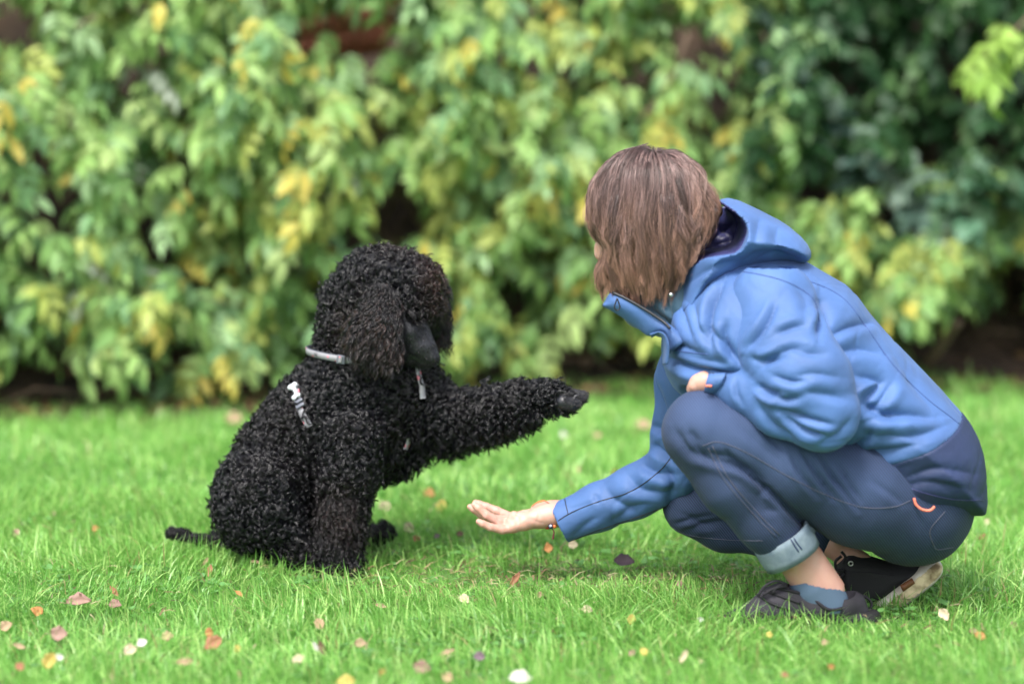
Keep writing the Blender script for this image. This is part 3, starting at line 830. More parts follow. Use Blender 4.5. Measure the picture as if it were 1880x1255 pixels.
def head():
    v = Vol((.06, -.05, .46), (.46, .30, .92), .0034)
    c = W(1200, 395, .11)
    v.ell(c, (.098, .076, .112), (0, R(-22), 0), k=.02)
    v.ell(W(1165, 450, .11), (.065, .060, .085), (0, R(-18), 0), k=.03)
    v.chain([(1150, 500, .11, 30), (1138, 518, .11, 18)], .03)           # chin
    v.chain([(1170, 490, .06, 18), (1145, 512, .095, 14)], .02); v.chain([(1170, 490, .16, 18), (1145, 512, .125, 14)], .02)
    v.chain([(1117, 425, .11, 5), (1103, 455, .11, 8), (1102, 468, .11, 10)], .014)  # nose
    v.ell(W(1110, 471, .098), (.007, .006, .006), k=.006); v.ell(W(1110, 471, .122), (.007, .006, .006), k=.006)
    v.ell(W(1116, 489, .11), (.010, .020, .005), (0, R(-20), 0), k=.005); v.ell(W(1120, 499, .11), (.010, .017, .006), (0, R(-20), 0), k=.005)   # lips
    v.ell(W(1118, 426, .083), (.014, .016, .010), k=.01, op='cut'); v.ell(W(1118, 426, .137), (.014, .016, .010), k=.01, op='cut')
    v.ell(W(1125, 430, .085), (.011, .012, .010), k=.002); v.ell(W(1125, 430, .135), (.011, .012, .010), k=.002)
    v.ell(W(1113, 412, .085), (.008, .020, .005), k=.006); v.ell(W(1113, 412, .135), (.008, .020, .005), k=.006)
    for y in (.035, .187): v.ell(W(1212, 445, y), (.016, .008, .030), (0, R(-20), 0), k=.006)
    v.chain([(1215, 450, .11, 46), (1245, 520, .11, 42), (1290, 560, .11, 45)], .03)
    return v.mesh(1)
def right_hand():
    "palm up, fingers together pointing at the dog, little finger nearest"
    v = Vol((-.12, .26, .09), (.13, .44, .26), .0016)
    k = .006
    v.chain([(1060, 940, .355, 27), (1012, 943, .350, 23), (988, 947, .350, 21)], .012, sy=1.25)       # wrist
    v.chain([(992, 950, .338, 18), (962, 958, .328, 14), (942, 966, .322, 10)], .012)                # heel, little-finger side
    v.chain([(990, 946, .360, 19), (958, 954, .358, 14), (938, 958, .355, 11)], .014)
    v.chain([(988, 946, .382, 17), (960, 950, .386, 12), (938, 952, .384, 9)], .012)
    v.chain([(960, 948, .330, 7), (944, 946, .332, 7.5), (936, 956, .330, 8)], .008)               # padded edge under the fingers
    v.chain([(944, 969, .326, 9), (922, 972, .318, 8.2), (900, 967, .312, 7.4), (886, 961, .310, 6.6), (879, 957, .310, 5.6)], k, kin=.003)      # little
    v.chain([(940, 962, .342, 10), (916, 958, .334, 9.4), (893, 945, .330, 8.2), (878, 932, .330, 7.2), (871, 926, .331, 6.0)], k, kin=.003)     # ring
    v.chain([(938, 956, .360, 10), (908, 953, .355, 8.8), (884, 944, .352, 8.0), (870, 934, .352, 7.0), (863, 930, .353, 5.8)], k, kin=.003)      # middle
    v.chain([(936, 949, .382, 9.5), (912, 938, .383, 8.6), (893, 930, .384, 7.6), (880, 925, .385, 6.8), (873, 922, .385, 5.6)], k, kin=.003)      # index
    v.chain([(982, 946, .392, 12), (962, 946, .408, 10), (944, 948, .418, 8.5), (932, 950, .421, 7)], .008, kin=.003)                        # thumb, far side
    v.ell(W(960, 938, .358), (.020, .022, .007), (0, R(8), 0), k=.014, op='cut')                             # hollow of the palm
    vv, q = v.mesh(1)
    return folds(vv, q, [([(948, 944), (952, 952), (950, 962)], 2.4, .8), ([(972, 950), (988, 958), (1002, 960)], 3, .5), ([(892, 926), (897, 936)], 1.6, .5), ([(884, 936), (894, 950)], 1.6, .5), ([(912, 950), (920, 964)], 1.8, .5), ([(898, 961), (903, 972)], 1.6, .5), ([(915, 932), (920, 942)], 1.8, .5), ([(985, 925), (990, 945), (984, 962)], 2.5, .35)]), q
def left_hand():
    v = Vol((.28, -.10, .38), (.44, .10, .52), .002)
    v.chain([(1320, 704, -.045, 20), (1296, 701, -.045, 19), (1282, 702, -.04, 17)], .01)
    for i, (dy, dz) in enumerate(((-.044, 5), (-.030, 3), (-.014, 1), (-.0, 0))):
        v.chain([(1284, 704 + dz, dy, 9.5), (1274, 704 + dz, dy, 9), (1270, 710 + dz, dy + .008, 8), (1270, 716 + dz, dy + .014, 7)], .006)
    v.chain([(1300, 708, -.02, 10), (1282, 716, -.0, 8.5), (1272, 718, .004, 7)], .005)
    return v.mesh(1)
allv, allq, n0 = [], [], 0
for v_, q_ in (body_coarse(), ankle(), head(), right_hand(), left_hand()):
    allv.append(v_); allq.append(q_ + n0); n0 += len(v_)
person = obj('person', mesh_data('person', np.vstack(allv) - woman_root, np.vstack(allq), m_skin))
person.location = woman_root
tag(person, 'woman with brown bob, blue hooded jacket and dark jeans crouching with open hand out', 'person')
face_v, face_q = allv[2], allq[2] - len(allv[0]) - len(allv[1])

# ---- jacket
def seam(tree, lines, name, m, parent, r=.0009, lift=.0004, sides=4):
    parts = []
    for ln in lines:
        P, N = drape(tree, ln, lift, 8)
        if len(P) > 2: parts.append(tube(P, r, sides))
    if parts:
        v, f = join(parts); o_ = wmesh(name, v, f, m, parent); o_['kind'] = 'stuff' if False else o_.get('kind', '') or ''
        if not o_['kind']: del o_['kind']
        return o_
H = .0036
JL, JH = (.1, -.32, .12), (1.0, .48, .78)
TORSO = [(1245, 530), (1300, 478), (1390, 462), (1470, 474), (1520, 506), (1560, 528), (1604, 588), (1682, 668), (1745, 735), (1783, 788), (1800, 845), (1808, 935), (1785, 942), (1690, 926), (1600, 888), (1540, 855), (1440, 835), (1330, 790), (1240, 720), (1218, 680), (1213, 630), (1222, 570)]
vt = Vol(JL, JH, H)
vt.sil(TORSO, .115, .135, .205, k=.01, smooth=1)
vt.ell(W(1665, 850, .12), (.13, .19, .12), (0, R(30), 0), k=.03)
hollow = lambda v: (v.chain([(1690, 985, .12, 92), (1800, 1040, .12, 90)], .0, op='cut', sy=1.5), v.chain([(1250, 765, .0, 60), (1420, 870, .0, 62), (1560, 950, .0, 82)], .004, op='cut', sy=1.1))
hollow(vt)
Ft = vt.F
def hem_field(vol):
    "positive on the blue side of the slanting join between blue and navy"
    X = vol.ax[0][:, None, None]; Yv = vol.ax[1][None, :, None]; Z = vol.ax[2][None, None, :]
    P = [W(*p, .0) for p in ((1500, 850), (1570, 863), (1640, 838), (1700, 815), (1745, 793), (1775, 775), (1840, 735))]
    xs = np.array([p[0] for p in P]); zs = np.array([p[2] for p in P])
    zz = np.interp(vol.ax[0], xs, zs)[:, None, None]
    return (Z - zz) + 0 * Yv
hf = hem_field(vt)
torso_folds = [([(1505, 545), (1512, 580), (1500, 610)], 9, 8), ([(1520, 620), (1560, 600), (1605, 590)], 8, 4.5), ([(1530, 650), (1580, 640), (1620, 650)], 9, 4), ([(1570, 690), (1620, 700), (1590, 740), (1650, 770)], 10, 8), ([(1585, 775), (1640, 760), (1720, 765)], 9, 6),
               ([(1590, 760), (1620, 735), (1640, 700)], 8, 5), ([(1610, 800), (1680, 800), (1740, 780)], 9, 4), ([(1560, 830), (1620, 830), (1690, 815)], 8, 5), ([(1545, 845), (1585, 810), (1600, 790)], 8, 5), ([(1660, 880), (1720, 860), (1790, 870)], 9, 3), ([(1640, 905), (1700, 885), (1780, 900)], 8, 2.5), ([(1350, 500), (1420, 520), (1500, 520)], 10, 3), ([(1640, 650), (1690, 720), (1720, 760)], 12, 3),
               ([(1222, 655), (1270, 676), (1330, 688), (1366, 686)], 7, 10), ([(1238, 646), (1290, 660), (1345, 668)], 7, 3), ([(1328, 520), (1306, 560), (1300, 610), (1312, 635)], 6, 7), ([(1334, 592), (1330, 620), (1345, 655)], 6, 6), ([(1300, 600), (1335, 640), (1362, 670)], 6, 6), ([(1275, 560), (1282, 600), (1310, 640)], 7, 5), ([(1250, 560), (1262, 600), (1275, 625)], 7, 5), ([(1225, 600), (1245, 630), (1290, 650)], 7, 4)]
def piece(F, vol, name, m, parent, fl=None, sm=2, wr=1.0, seed=3, midx=None, keep=None):
    v, q = surface_nets(F, vol.lo, vol.h); v = relax(v, q, sm)
    if fl: v = folds(v, q, fl)
    if wr:
        n = normals(v, q); a1 = np.abs(snoise(v, 9, seed + 1)); a2 = np.abs(snoise(v, 19, seed + 5)); w = snoise(v, 4, seed) * .0028 - .0014 * np.exp(-(a1 / .08) ** 2) * np.clip(.5 + snoise(v, 4, seed + 7), 0, 1) - .0006 * np.exp(-(a2 / .12) ** 2) * np.clip(snoise(v, 6, seed + 9) * 2, 0, 1)
        v = v + n * (w * wr)[:, None]
    o_ = wmesh(name, v, q, m, parent)
    return o_, v, q
j_empty = empty('jacket', (0, 0, 0)); j_empty.parent = person; j_empty.location = (0, 0, 0)
jk, tv, tq = piece(np.maximum(Ft, -hf), vt, 'jacket_body', m_blue, j_empty, torso_folds)
hp, hv, hq = piece(np.maximum(Ft - .0012, hf - .001), vt, 'hem_panel', m_navy, j_empty, torso_folds, seed=3); hp['label'] = 'navy lower panel of the jacket'
# near sleeve
vs_ = Vol((.24, -.34, .20), (.72, .10, .66), .0038)
vs_.chain([(1418, 562, -.02, 86), (1443, 640, -.080, 82), (1480, 702, -.115, 82), (1506, 755, -.125, 71)], .01, sy=.8, kin=.03)
vs_.chain([(1508, 757, -.125, 72), (1430, 742, -.10, 56), (1370, 722, -.075, 40), (1312, 702, -.052, 27)], .006, sy=.85, kin=.02)
vs_.chain([(1330, 706, -.06, 20), (1285, 698, -.045, 21)], .002, op='cut')
sl_folds = [([(1505, 555), (1512, 580), (1503, 612)], 8, 9), ([(1425, 556), (1402, 600), (1372, 640)], 6, 6), ([(1480, 596), (1455, 600), (1425, 612)], 6, 4), ([(1440, 655), (1400, 662), (1378, 656)], 6, 5), ([(1470, 636), (1430, 648), (1395, 676)], 6, 4),
            ([(1520, 650), (1490, 648), (1455, 640)], 7, 3), ([(1420, 690), (1452, 700), (1480, 700)], 6, 5), ([(1392, 708), (1412, 722), (1428, 722)], 6, 9), ([(1415, 726), (1440, 734), (1468, 730)], 6, 5), ([(1428, 748), (1470, 765), (1530, 780)], 6, 6), ([(1440, 764), (1480, 790), (1515, 800)], 6, 7),
            ([(1395, 745), (1420, 780), (1460, 800)], 7, 4), ([(1500, 815), (1535, 800), (1562, 770)], 8, 3.5), ([(1350, 700), (1352, 722), (1362, 742)], 4, 3), ([(1455, 690), (1500, 686), (1545, 694)], 8, 3), ([(1480, 720), (1520, 725), (1560, 735)], 8, 2.5), ([(1460, 520), (1480, 550), (1480, 580)], 10, 2.5)]
sl, sv, sq = piece(vs_.F, vs_, 'sleeve', m_blue, j_empty, sl_folds, seed=13)
# far sleeve reaching out
vf = Vol((.04, .12, .08), (.44, .42, .60), .0038)
vf.chain([(1300, 600, .24, 70), (1268, 700, .26, 64), (1253, 800, .28, 56), (1240, 862, .285, 52)], .01, kin=.02)
vf.chain([(1240, 862, .285, 54), (1165, 903, .31, 47), (1100, 930, .33, 43), (1026, 961, .345, 40)], .01, kin=.02)
c0 = W(1026, 961, .345); c1 = W(1085, 937, .335); ax = (c1 - c0) / np.linalg.norm(c1 - c0)
up = np.array([.35, 0, .94]); 
X_, Y_, Z_ = vf.ax[0][:, None, None], vf.ax[1][None, :, None], vf.ax[2][None, None, :]
ca = W(1005, 920, .345); cb = W(1044, 1000, .345); e = (cb - ca); nn = np.array([-e[2], 0, e[0]]); nn /= np.linalg.norm(nn)
if nn[0] > 0: nn = -nn
vf.F = np.maximum(vf.F, ((X_ - ca[0]) * nn[0] + (Z_ - ca[2]) * nn[2] + 0 * Y_).astype(np.float32))
vf.seg(c0 - ax * .05, c0 + ax * .05, rad(35, .34), rad(33, .34), 0, 'cut')
far_folds = [([(1200, 700), (1215, 760), (1205, 800)], 8, 5), ([(1195, 815), (1215, 830), (1235, 850)], 7, 6), ([(1175, 850), (1210, 870), (1245, 870)], 8, 5), ([(1150, 870), (1180, 900), (1240, 905)], 9, 4), ([(1110, 895), (1130, 920), (1175, 945)], 9, 3.5), ([(1090, 905), (1100, 925)], 5, 2), ([(1215, 850), (1235, 885), (1230, 920)], 8, 5), ([(1120, 960), (1170, 930), (1200, 925)], 9, 3), ([(1195, 780), (1215, 790), (1225, 785)], 6, 4), ([(1050, 990), (1080, 960), (1100, 950)], 8, 2)]
fs, fv, fq = piece(vf.F, vf, 'sleeve', m_blue, j_empty, far_folds, seed=23)
# hood with an open lined mouth
vh = Vol((.24, -.10, .42), (.60, .36, .84), .0034)
HOOD = [(1318, 368), (1345, 362), (1392, 385), (1442, 410), (1478, 438), (1490, 466), (1474, 484), (1430, 478), (1392, 486), (1345, 500), (1300, 540), (1262, 600), (1226, 606), (1232, 555), (1246, 505), (1260, 450), (1290, 400)]
vh.sil(HOOD, .115, .075, .15, k=.01)
MOUTH = [(1300, 356), (1324, 374), (1358, 396), (1368, 412), (1368, 432), (1352, 460), (1322, 464), (1288, 470), (1262, 488), (1236, 520), (1215, 540), (1205, 500), (1235, 430), (1268, 370)]
Pm = np.array([W(p[0], p[1], .05) for p in chaikin(np.array(MOUTH, float), 1)])[:, [0, 2]]
xx = vh.ax[0][:, None]; zz = vh.ax[2][None, :]
Dm = poly_sd(Pm, xx, zz)[:, None, :]; Ym = vh.ax[1][None, :, None]
cav = np.maximum(-Dm, (Ym - .215) + 0 * Dm)              # open from the near side through to the far lining
cav2 = np.sqrt(np.maximum(.07 - Dm - .02, 0) ** 2 / .07 ** 2 + ((Ym - .12) / .115) ** 2) - 1
cavf = np.minimum(cav, np.where(cav2 < 9, cav2 * .07, 9)) if False else cav
Fh = -smin(-vh.F, cavf.astype(np.float32), .006)
Fh = np.maximum(vh.F, -cavf)
hv_, hq_ = surface_nets(Fh, vh.lo, vh.h); hv_ = relax(hv_, hq_, 2)
hood_folds = [([(1385, 480), (1420, 470), (1470, 478)], 7, 5), ([(1350, 490), (1400, 465), (1440, 470)], 7, 3), ([(1395, 400), (1390, 430), (1385, 460)], 10, 3), ([(1430, 415), (1425, 440), (1440, 465)], 11, 2.5), ([(1260, 520), (1300, 495), (1360, 480)], 6, 3)]
hv_ = folds(hv_, hq_, hood_folds)
fc = hv_[hq_].mean(1)
ins0 = (poly_sd(Pm, fc[:, 0], fc[:, 2]) > -.0035) & (fc[:, 1] < .225) & (fc[:, 1] > .015)
bord = np.intersect1d(np.unique(hq_[ins0]), np.unique(hq_[~ins0])); bv = hv_[bord]
for _ in range(4):
    d0 = poly_sd(Pm, bv[:, 0], bv[:, 2]); e1 = (poly_sd(Pm, bv[:, 0] + 1e-4, bv[:, 2]) - d0) / 1e-4; e2 = (poly_sd(Pm, bv[:, 0], bv[:, 2] + 1e-4) - d0) / 1e-4
    st_ = np.clip((-.0030 - d0) * .7, -.003, .003) * (bv[:, 1] < .18); bv[:, 0] += e1 * st_; bv[:, 2] += e2 * st_
hv_[bord] = bv
inside_ = ins0
n_ = normals(hv_, hq_); wr_ = snoise(hv_, 16, 5) * .002
hv_ = hv_ + n_ * wr_[:, None]
hood = wmesh('hood', hv_[np.unique(hq_[~inside_])], np.searchsorted(np.unique(hq_[~inside_]), hq_[~inside_]), m_blue, j_empty)
lin = folds(hv_, hq_, [([(1275, 470), (1310, 440), (1350, 410)], 7, 5), ([(1265, 495), (1310, 465), (1345, 455)], 7, 5), ([(1300, 400), (1320, 420), (1350, 440)], 8, 4), ([(1290, 470), (1320, 448), (1352, 442)], 5, 3)])
ln_o = wmesh('hood_lining', lin[np.unique(hq_[inside_])], np.searchsorted(np.unique(hq_[inside_]), hq_[inside_]), m_lining, hood)
# collar standing open, hanging below the chin
def sheet(outline_top, outline_bot, Yt, Yb, thick, rows=8, n=24, wob=0.0, seed=1):
    A = spline(outline_top, 8); B = spline(outline_bot, 8)
    ta = np.linspace(0, len(A) - 1, n); tb = np.linspace(0, len(B) - 1, n); V = []
    for s in (0, 1):
        for i in range(n):
            a = np.array([np.interp(ta[i], np.arange(len(A)), A[:, k]) for k in (0, 1)]); b = np.array([np.interp(tb[i], np.arange(len(B)), B[:, k]) for k in (0, 1)])
            u = i / (n - 1); ya = np.interp(u, np.linspace(0, 1, len(Yt)), Yt); yb = np.interp(u, np.linspace(0, 1, len(Yb)), Yb)
            for j in range(rows):
                w = j / (rows - 1); p = a * (1 - w) + b * w
                Yy = ya * (1 - w) + yb * w - .010 * math.sin(w * math.pi) + wob * math.sin(u * 9 + w * 4 + seed)
                V.append(W(p[0], p[1], Yy + (thick if s else 0)))
    f = []; S = n * rows
    for i in range(n - 1):
        for j in range(rows - 1):
            a = i * rows + j; f.append((a, a + 1, a + rows + 1, a + rows)); f.append((S + a, S + a + rows, S + a + rows + 1, S + a + 1))
    for i in range(n - 1):
        a = i * rows; f.append((a, a + rows, S + a + rows, S + a)); b = a + rows - 1; f.append((b, S + b, S + b + rows, b + rows))
    for j in range(rows - 1):
        f.append((j, S + j, S + j + 1, j + 1)); a = (n - 1) * rows + j; f.append((a, a + 1, S + a + 1, S + a))
    return np.array(V), f
cv_, cf_ = sheet([(1108, 556), (1124, 538), (1170, 558), (1225, 592), (1262, 622)], [(1106, 562), (1135, 578), (1172, 604), (1192, 617), (1216, 612), (1228, 650)], (.05, .03, .005, -.01), (.05, .035, .02, .0), .008, wob=.003)
col_o = wmesh('collar', cv_, cf_, m_blue, j_empty)
iv_, if_ = sheet([(1124, 536), (1150, 520), (1200, 500), (1262, 500)], [(1140, 560), (1180, 580), (1225, 600), (1280, 620)], (.10, .12, .16, .18), (.07, .07, .06, .05), .006, wob=.004, seed=4)
wmesh('collar_lining', iv_, if_, m_teal, j_empty)
nk = Vol((.18, -.06, .40), (.46, .28, .64), .004)
nk.chain([(1178, 566, .10, 38), (1225, 560, .10, 58), (1300, 545, .11, 62)], .02, sy=1.1)
nk.seg(W(1150, 500, .11), W(1215, 545, .11), rad(40, .1), rad(44, .1), .004, 'cut')
v, q = nk.mesh(2); v = folds(v, q, [([(1180, 560), (1210, 580), (1240, 600)], 5, 4), ([(1215, 530), (1225, 560), (1245, 590)], 5, 4)]); wmesh('neck_lining', v, q, m_teal, j_empty)
ctree = caster(cv_, cf_)
zl = [W(p[0], p[1] - 2, y) for p, y in zip(spline([(1124, 538), (1150, 550), (1185, 570), (1218, 592), (1230, 604)], 6), np.linspace(.035, -.012, 25))]
v, f = tube(np.array(zl) - np.array([0, .004, 0]), .0028, 5); wmesh('zip', v, f, m_zip, j_empty)
pl = np.array([W(p[0], p[1], .012) for p in spline([(1133, 547), (1130, 556), (1128, 564), (1133, 570), (1138, 564), (1136, 556), (1133, 547)], 4)]); v, f = tube(pl, .0014, 5); wmesh('zip_puller', v, f, m_zip, j_empty)
# placket lip that curls out under the collar
pv, pf = sheet([(1192, 612), (1212, 608), (1224, 618), (1229, 640), (1226, 668)], [(1196, 620), (1210, 614), (1216, 625), (1218, 645), (1216, 670)], (.02, -.03, -.04, -.03), (.03, .0, .0, .0), .006)
wmesh('placket', pv, pf, m_blue, j_empty)
# neck tab with snap
s_ = Vol((.26, -.12, .5), (.36, .02, .62), .0015); s_.ell(W(1232, 541, -.052), (.004, .003, .004), k=0); v, q = s_.mesh(1); wmesh('snap', v, q, m_metal, j_empty)
# cuffs
ttree = caster(tv, tq); stree = caster(sv, sq); ftree = caster(fv, fq); htree = caster(hv_, hq_); hmtree = caster(hv, hq)
cu_v, cu_f = sheet([(1300, 688), (1316, 685), (1330, 684), (1332, 684)], [(1292, 718), (1306, 722), (1322, 712), (1332, 690)], (-.078, -.085, -.085, -.08), (-.07, -.078, -.085, -.08), .006, rows=5, n=10)
cuff = wmesh('cuff', cu_v, cu_f, m_blue, j_empty)
t_v, t_f = sheet([(1295, 706), (1307, 706)], [(1295, 711), (1307, 711)], (-.088, -.092), (-.088, -.092), .002, rows=3, n=4); wmesh('cuff_tab', t_v, t_f, m_orange, cuff)
# seams: thin raised lines sewn over the cloth
seam(ttree, [[(1400, 500), (1480, 515), (1545, 545), (1590, 600), (1640, 670), (1700, 730), (1745, 765), (1775, 790)], [(1395, 487), (1340, 500), (1290, 530), (1255, 570)], [(1525, 548), (1530, 600)]], 'back_seam', m_thread, j_empty, r=.0009)
seam(stree, [[(1300, 520), (1350, 500), (1400, 505), (1450, 520), (1492, 548), (1505, 590)]], 'shoulder_seam', m_thread, j_empty, r=.0010)
seam(ftree, [[(1010, 965), (1050, 940), (1100, 920), (1150, 905), (1185, 885), (1215, 860), (1235, 835)], [(1036, 912), (1040, 930), (1043, 943)], [(1046, 993), (1100, 972), (1180, 945), (1250, 918)]], 'sleeve_seam', m_zip, j_empty, r=.0010)
seam(hmtree, [[(1640, 885), (1700, 905), (1750, 916), (1806, 918)]], 'hem_stitching', m_lining, j_empty, r=.0008)
seam(ttree, [[(1228, 640), (1260, 646), (1300, 650)], [(1240, 634), (1300, 640)]], 'pocket_seam', m_thread, j_empty, r=.0009)
lp = np.array([W(p[0], p[1], -.075) for p in spline([(1678, 914), (1682, 926), (1694, 935), (1708, 936), (1716, 929)], 5)]); v, f = tube(lp, .0026, 6); wmesh('drawcord_loop', v, f, m_orange, j_empty)

# ---- jeans
jn = empty('jeans', (0, 0, 0)); jn.parent = person
vj = Vol((.22, -.20, .06), (.98, .44, .52), .0042)
vj.chain([(1292, 789, -.045, 76), (1350, 808, -.045, 70), (1450, 852, -.03, 80), (1580, 900, .01, 100), (1675, 926, .05, 106)], .01, kin=.03)
vj.chain([(1660, 915, .20, 100), (1690, 925, .12, 96)], .03, kin=.03)
vj.chain([(1672, 930, .10, 108), (1668, 925, .16, 100)], .03)
vj.chain([(1291, 793, -.045, 77), (1342, 884, -.055, 60), (1402, 958, -.045, 50), (1440, 1002, -.03, 48)], .002, kin=.02, sy=.95)
vj.chain([(1640, 910, .22, 92), (1440, 900, .28, 64), (1272, 925, .30, 56)], .01, kin=.02)
vj.chain([(1272, 930, .30, 55), (1330, 965, .30, 46), (1420, 983, .26, 40), (1508, 990, .19, 30)], .004, kin=.02)
vj.chain([(1470, 1060, -.03, 33), (1445, 1000, -.03, 36), (1425, 985, -.03, 30)], 0, op='cut')
jean_folds = [([(1318, 842), (1366, 866), (1424, 914), (1474, 962)], 5, 7), ([(1268, 800), (1290, 835), (1320, 850), (1370, 865)], 6, 4), ([(1240, 790), (1270, 830), (1300, 842)], 7, 4), ([(1300, 830), (1345, 845), (1400, 880)], 6, 4), ([(1330, 825), (1350, 850)], 6, 3), ([(1265, 790), (1285, 815)], 7, 3), ([(1450, 830), (1470, 870), (1500, 910)], 5, 3.4), ([(1475, 830), (1500, 870), (1530, 915)], 5, 4.2), ([(1505, 830), (1525, 870), (1550, 900), (1575, 935)], 4.5, 5), ([(1540, 850), (1560, 890), (1580, 920)], 4.5, 4),
              ([(1400, 790), (1440, 830)], 7, 2), ([(1350, 775), (1400, 820), (1440, 850)], 8, 1.8), ([(1400, 935), (1430, 938)], 6, 1.6), ([(1390, 905), (1415, 898)], 6, 1.8), ([(1600, 880), (1640, 910), (1660, 925)], 6, 2), ([(1240, 960), (1270, 955), (1300, 965)], 5, 3), ([(1250, 975), (1300, 960), (1340, 955)], 6, 2.5), ([(1245, 940), (1275, 950), (1310, 945)], 5, 2)]
jo, jv, jq = None, None, None
jv, jq = surface_nets(vj.F, vj.lo, vj.h); jv = relax(jv, jq, 2); jv = folds(jv, jq, jean_folds)
jnn = normals(jv, jq); jv = jv + jnn * (snoise(jv, 9, 44) * .0012 + snoise(jv, 26, 45) * .0006)[:, None]
uvj = proj(jv)
wear_ = np.zeros(len(jv))
for a, b, c, d, s in ((1290, 760, 60, 45, .42), (1370, 800, 80, 40, .28), (1480, 860, 90, 40, .30), (1590, 900, 70, 36, .26), (1420, 830, 90, 40, .2), (1330, 900, 30, 60, .12)):
    wear_ += s * np.exp(-((uvj[:, 0] - a) / c) ** 2 - ((uvj[:, 1] - b) / d) ** 2)
wear_ *= (jv[:, 1] < .12)
me = mesh_data('jeans_legs', jv - woman_root, jq, m_denim); set_tint(me, np.repeat(wear_[:, None], 3, 1)); jo = obj('jeans_legs', me, jn)
jtree = caster(jv, jq)
st = seam(jtree, [[(1300, 822), (1330, 880), (1385, 945), (1425, 985)], [(1308, 818), (1338, 878), (1392, 942), (1432, 982)]], 'inseam', m_stitch, jn, r=.0009)
seam(jtree, [[(1290, 818), (1320, 811), (1370, 830), (1440, 870), (1510, 905), (1580, 930), (1640, 930), (1672, 918)]], 'outseam', m_stitch, jn, r=.0008)
seam(jtree, [[(1735, 938), (1708, 972), (1714, 1000), (1722, 1008), (1750, 1004)]], 'back_pocket', m_stitch, jn, r=.0009)
seam(jtree, [[(1215, 955), (1260, 980), (1330, 990), (1400, 992)]], 'far_seam', m_stitch, jn, r=.0006)
# turned-up cuff of the near leg: a short open sleeve of paler denim
def ringcuff(a, b, ra, rb, sy, thick, n=26, rows=5, Y=-.03, tilt=(0, 0)):
    a = W(*a); b = W(*b); d = (b - a) / np.linalg.norm(b - a); u = np.array([0, 1.0, 0]); u -= d * (u @ d); u /= np.linalg.norm(u); w = np.cross(d, u)
    V = []; 
    for sh in (0, 1):
        for j in range(rows):
            t = j / (rows - 1); c = a + (b - a) * t; r0 = (ra * (1 - t) + rb * t) - sh * thick + .0012 * math.sin(t * math.pi)
            for k in range(n):
                g = 2 * math.pi * k / n; rr = r0 * (1 + .012 * math.sin(3 * g + t))
                V.append(c + u * math.cos(g) * rr * sy + w * math.sin(g) * rr)
    f = []; S = rows * n
    for j in range(rows - 1):
        for k in range(n):
            a_, b_ = j * n + k, j * n + (k + 1) % n
            f += [(a_, b_, b_ + n, a_ + n), (S + a_, S + a_ + n, S + b_ + n, S + b_)]
    for k in range(n):
        k2 = (k + 1) % n; f += [(k, S + k, S + k2, k2)]; e_ = (rows - 1) * n; f += [(e_ + k, e_ + k2, S + e_ + k2, S + e_ + k)]
    return np.array(V), f
v, f = ringcuff((1432, 982, -.035), (1456, 1022, -.03), rad(57, -.03), rad(56, -.03), .9, .004)
cf1 = wmesh('rolled_cuff', v, f, m_denimcuff, jn)
cft = caster(v, f)
seam(cft, [[(1443, 972), (1455, 995), (1466, 1012)], [(1448, 970), (1460, 992), (1472, 1008)]], 'cuff_seam', m_navy, cf1, r=.0015)
v, f = ringcuff((1478, 986, .215), (1510, 992, .19), rad(36, .2), rad(34, .2), .95, .004)
wmesh('rolled_cuff', v, f, m_denimcuff, jn)

# ---- shoes and socks
so = Vol((.46, -.09, .02), (.64, .07, .16), .0026)
so.chain([(1492, 1078, -.012, 42), (1512, 1108, -.005, 46)], .02, sy=.85)
so.chain([(1455, 1030, -.02, 35), (1500, 1050, -.01, 33)], .006, op='cut')
v, q = so.mesh(1); n_ = normals(v, q)
# top edge of the sock slopes from instep to heel
A = W(1440, 1058, -.02); B = W(1545, 1082, -.02)
keepf = (v[q].mean(1)[:, 2] < np.interp(v[q].mean(1)[:, 0], [A[0], B[0]], [A[2], B[2]]))
qq = q[keepf]; uq = np.unique(qq); wmesh('sock', v[uq] + n_[uq] * .001, np.searchsorted(uq, qq), m_sock, person)
def shoe_near():
    s = Vol((.33, -.10, -.01), (.70, .09, .17), .0026)
    z = lambda p: p
    s.chain([(1545, 1112, .0, 34), (1500, 1112, -.004, 38), (1440, 1120, -.01, 35), (1385, 1132, -.014, 26), (1345, 1140, -.014, 20)], .02, kin=.02, sy=1.02)
    s.chain([(1570, 1108, .0, 20), (1578, 1130, .0, 20)], .02)
    s.chain([(1455, 1085, -.012, 22), (1415, 1100, -.012, 22)], .03)
    s.seg(W(1472, 1060, -.012), W(1545, 1080, -.004), rad(34, 0), rad(27, 0), .004, 'cut')
    s.chain([(1500, 1050, -.01, 40), (1520, 1080, -.005, 35)], .004, op='cut')
    return s.mesh(2)
shn = empty('shoe', (0, 0, 0)); shn.parent = person; shn['label'] = 'charcoal running shoe flat in the grass'
v, q = shoe_near(); wmesh('shoe_upper', v, q, m_shoe, shn); shv, shq = v, q; stree2 = caster(v, q)
sp = np.array([W(p[0], p[1], y) for p, y in (((1340, 1150), -.014), ((1400, 1150), -.014), ((1470, 1146), -.01), ((1530, 1143), -.0), ((1585, 1140), .0))])
so2 = Vol((.33, -.10, -.02), (.70, .09, .06), .003)
for i in range(4): so2.seg(sp[i], sp[i + 1], .034 if i else .028, .034, .01, sy=1.05)
X_, Y_, Z_ = so2.ax[0][:, None, None], so2.ax[1][None, :, None], so2.ax[2][None, None, :]
so2.F = np.maximum(so2.F, np.abs(Z_ - .006 + 0 * X_ + 0 * Y_) - .012).astype(np.float32); v, q = so2.mesh(1); wmesh('sole', v, q, m_shoeblack, shn)
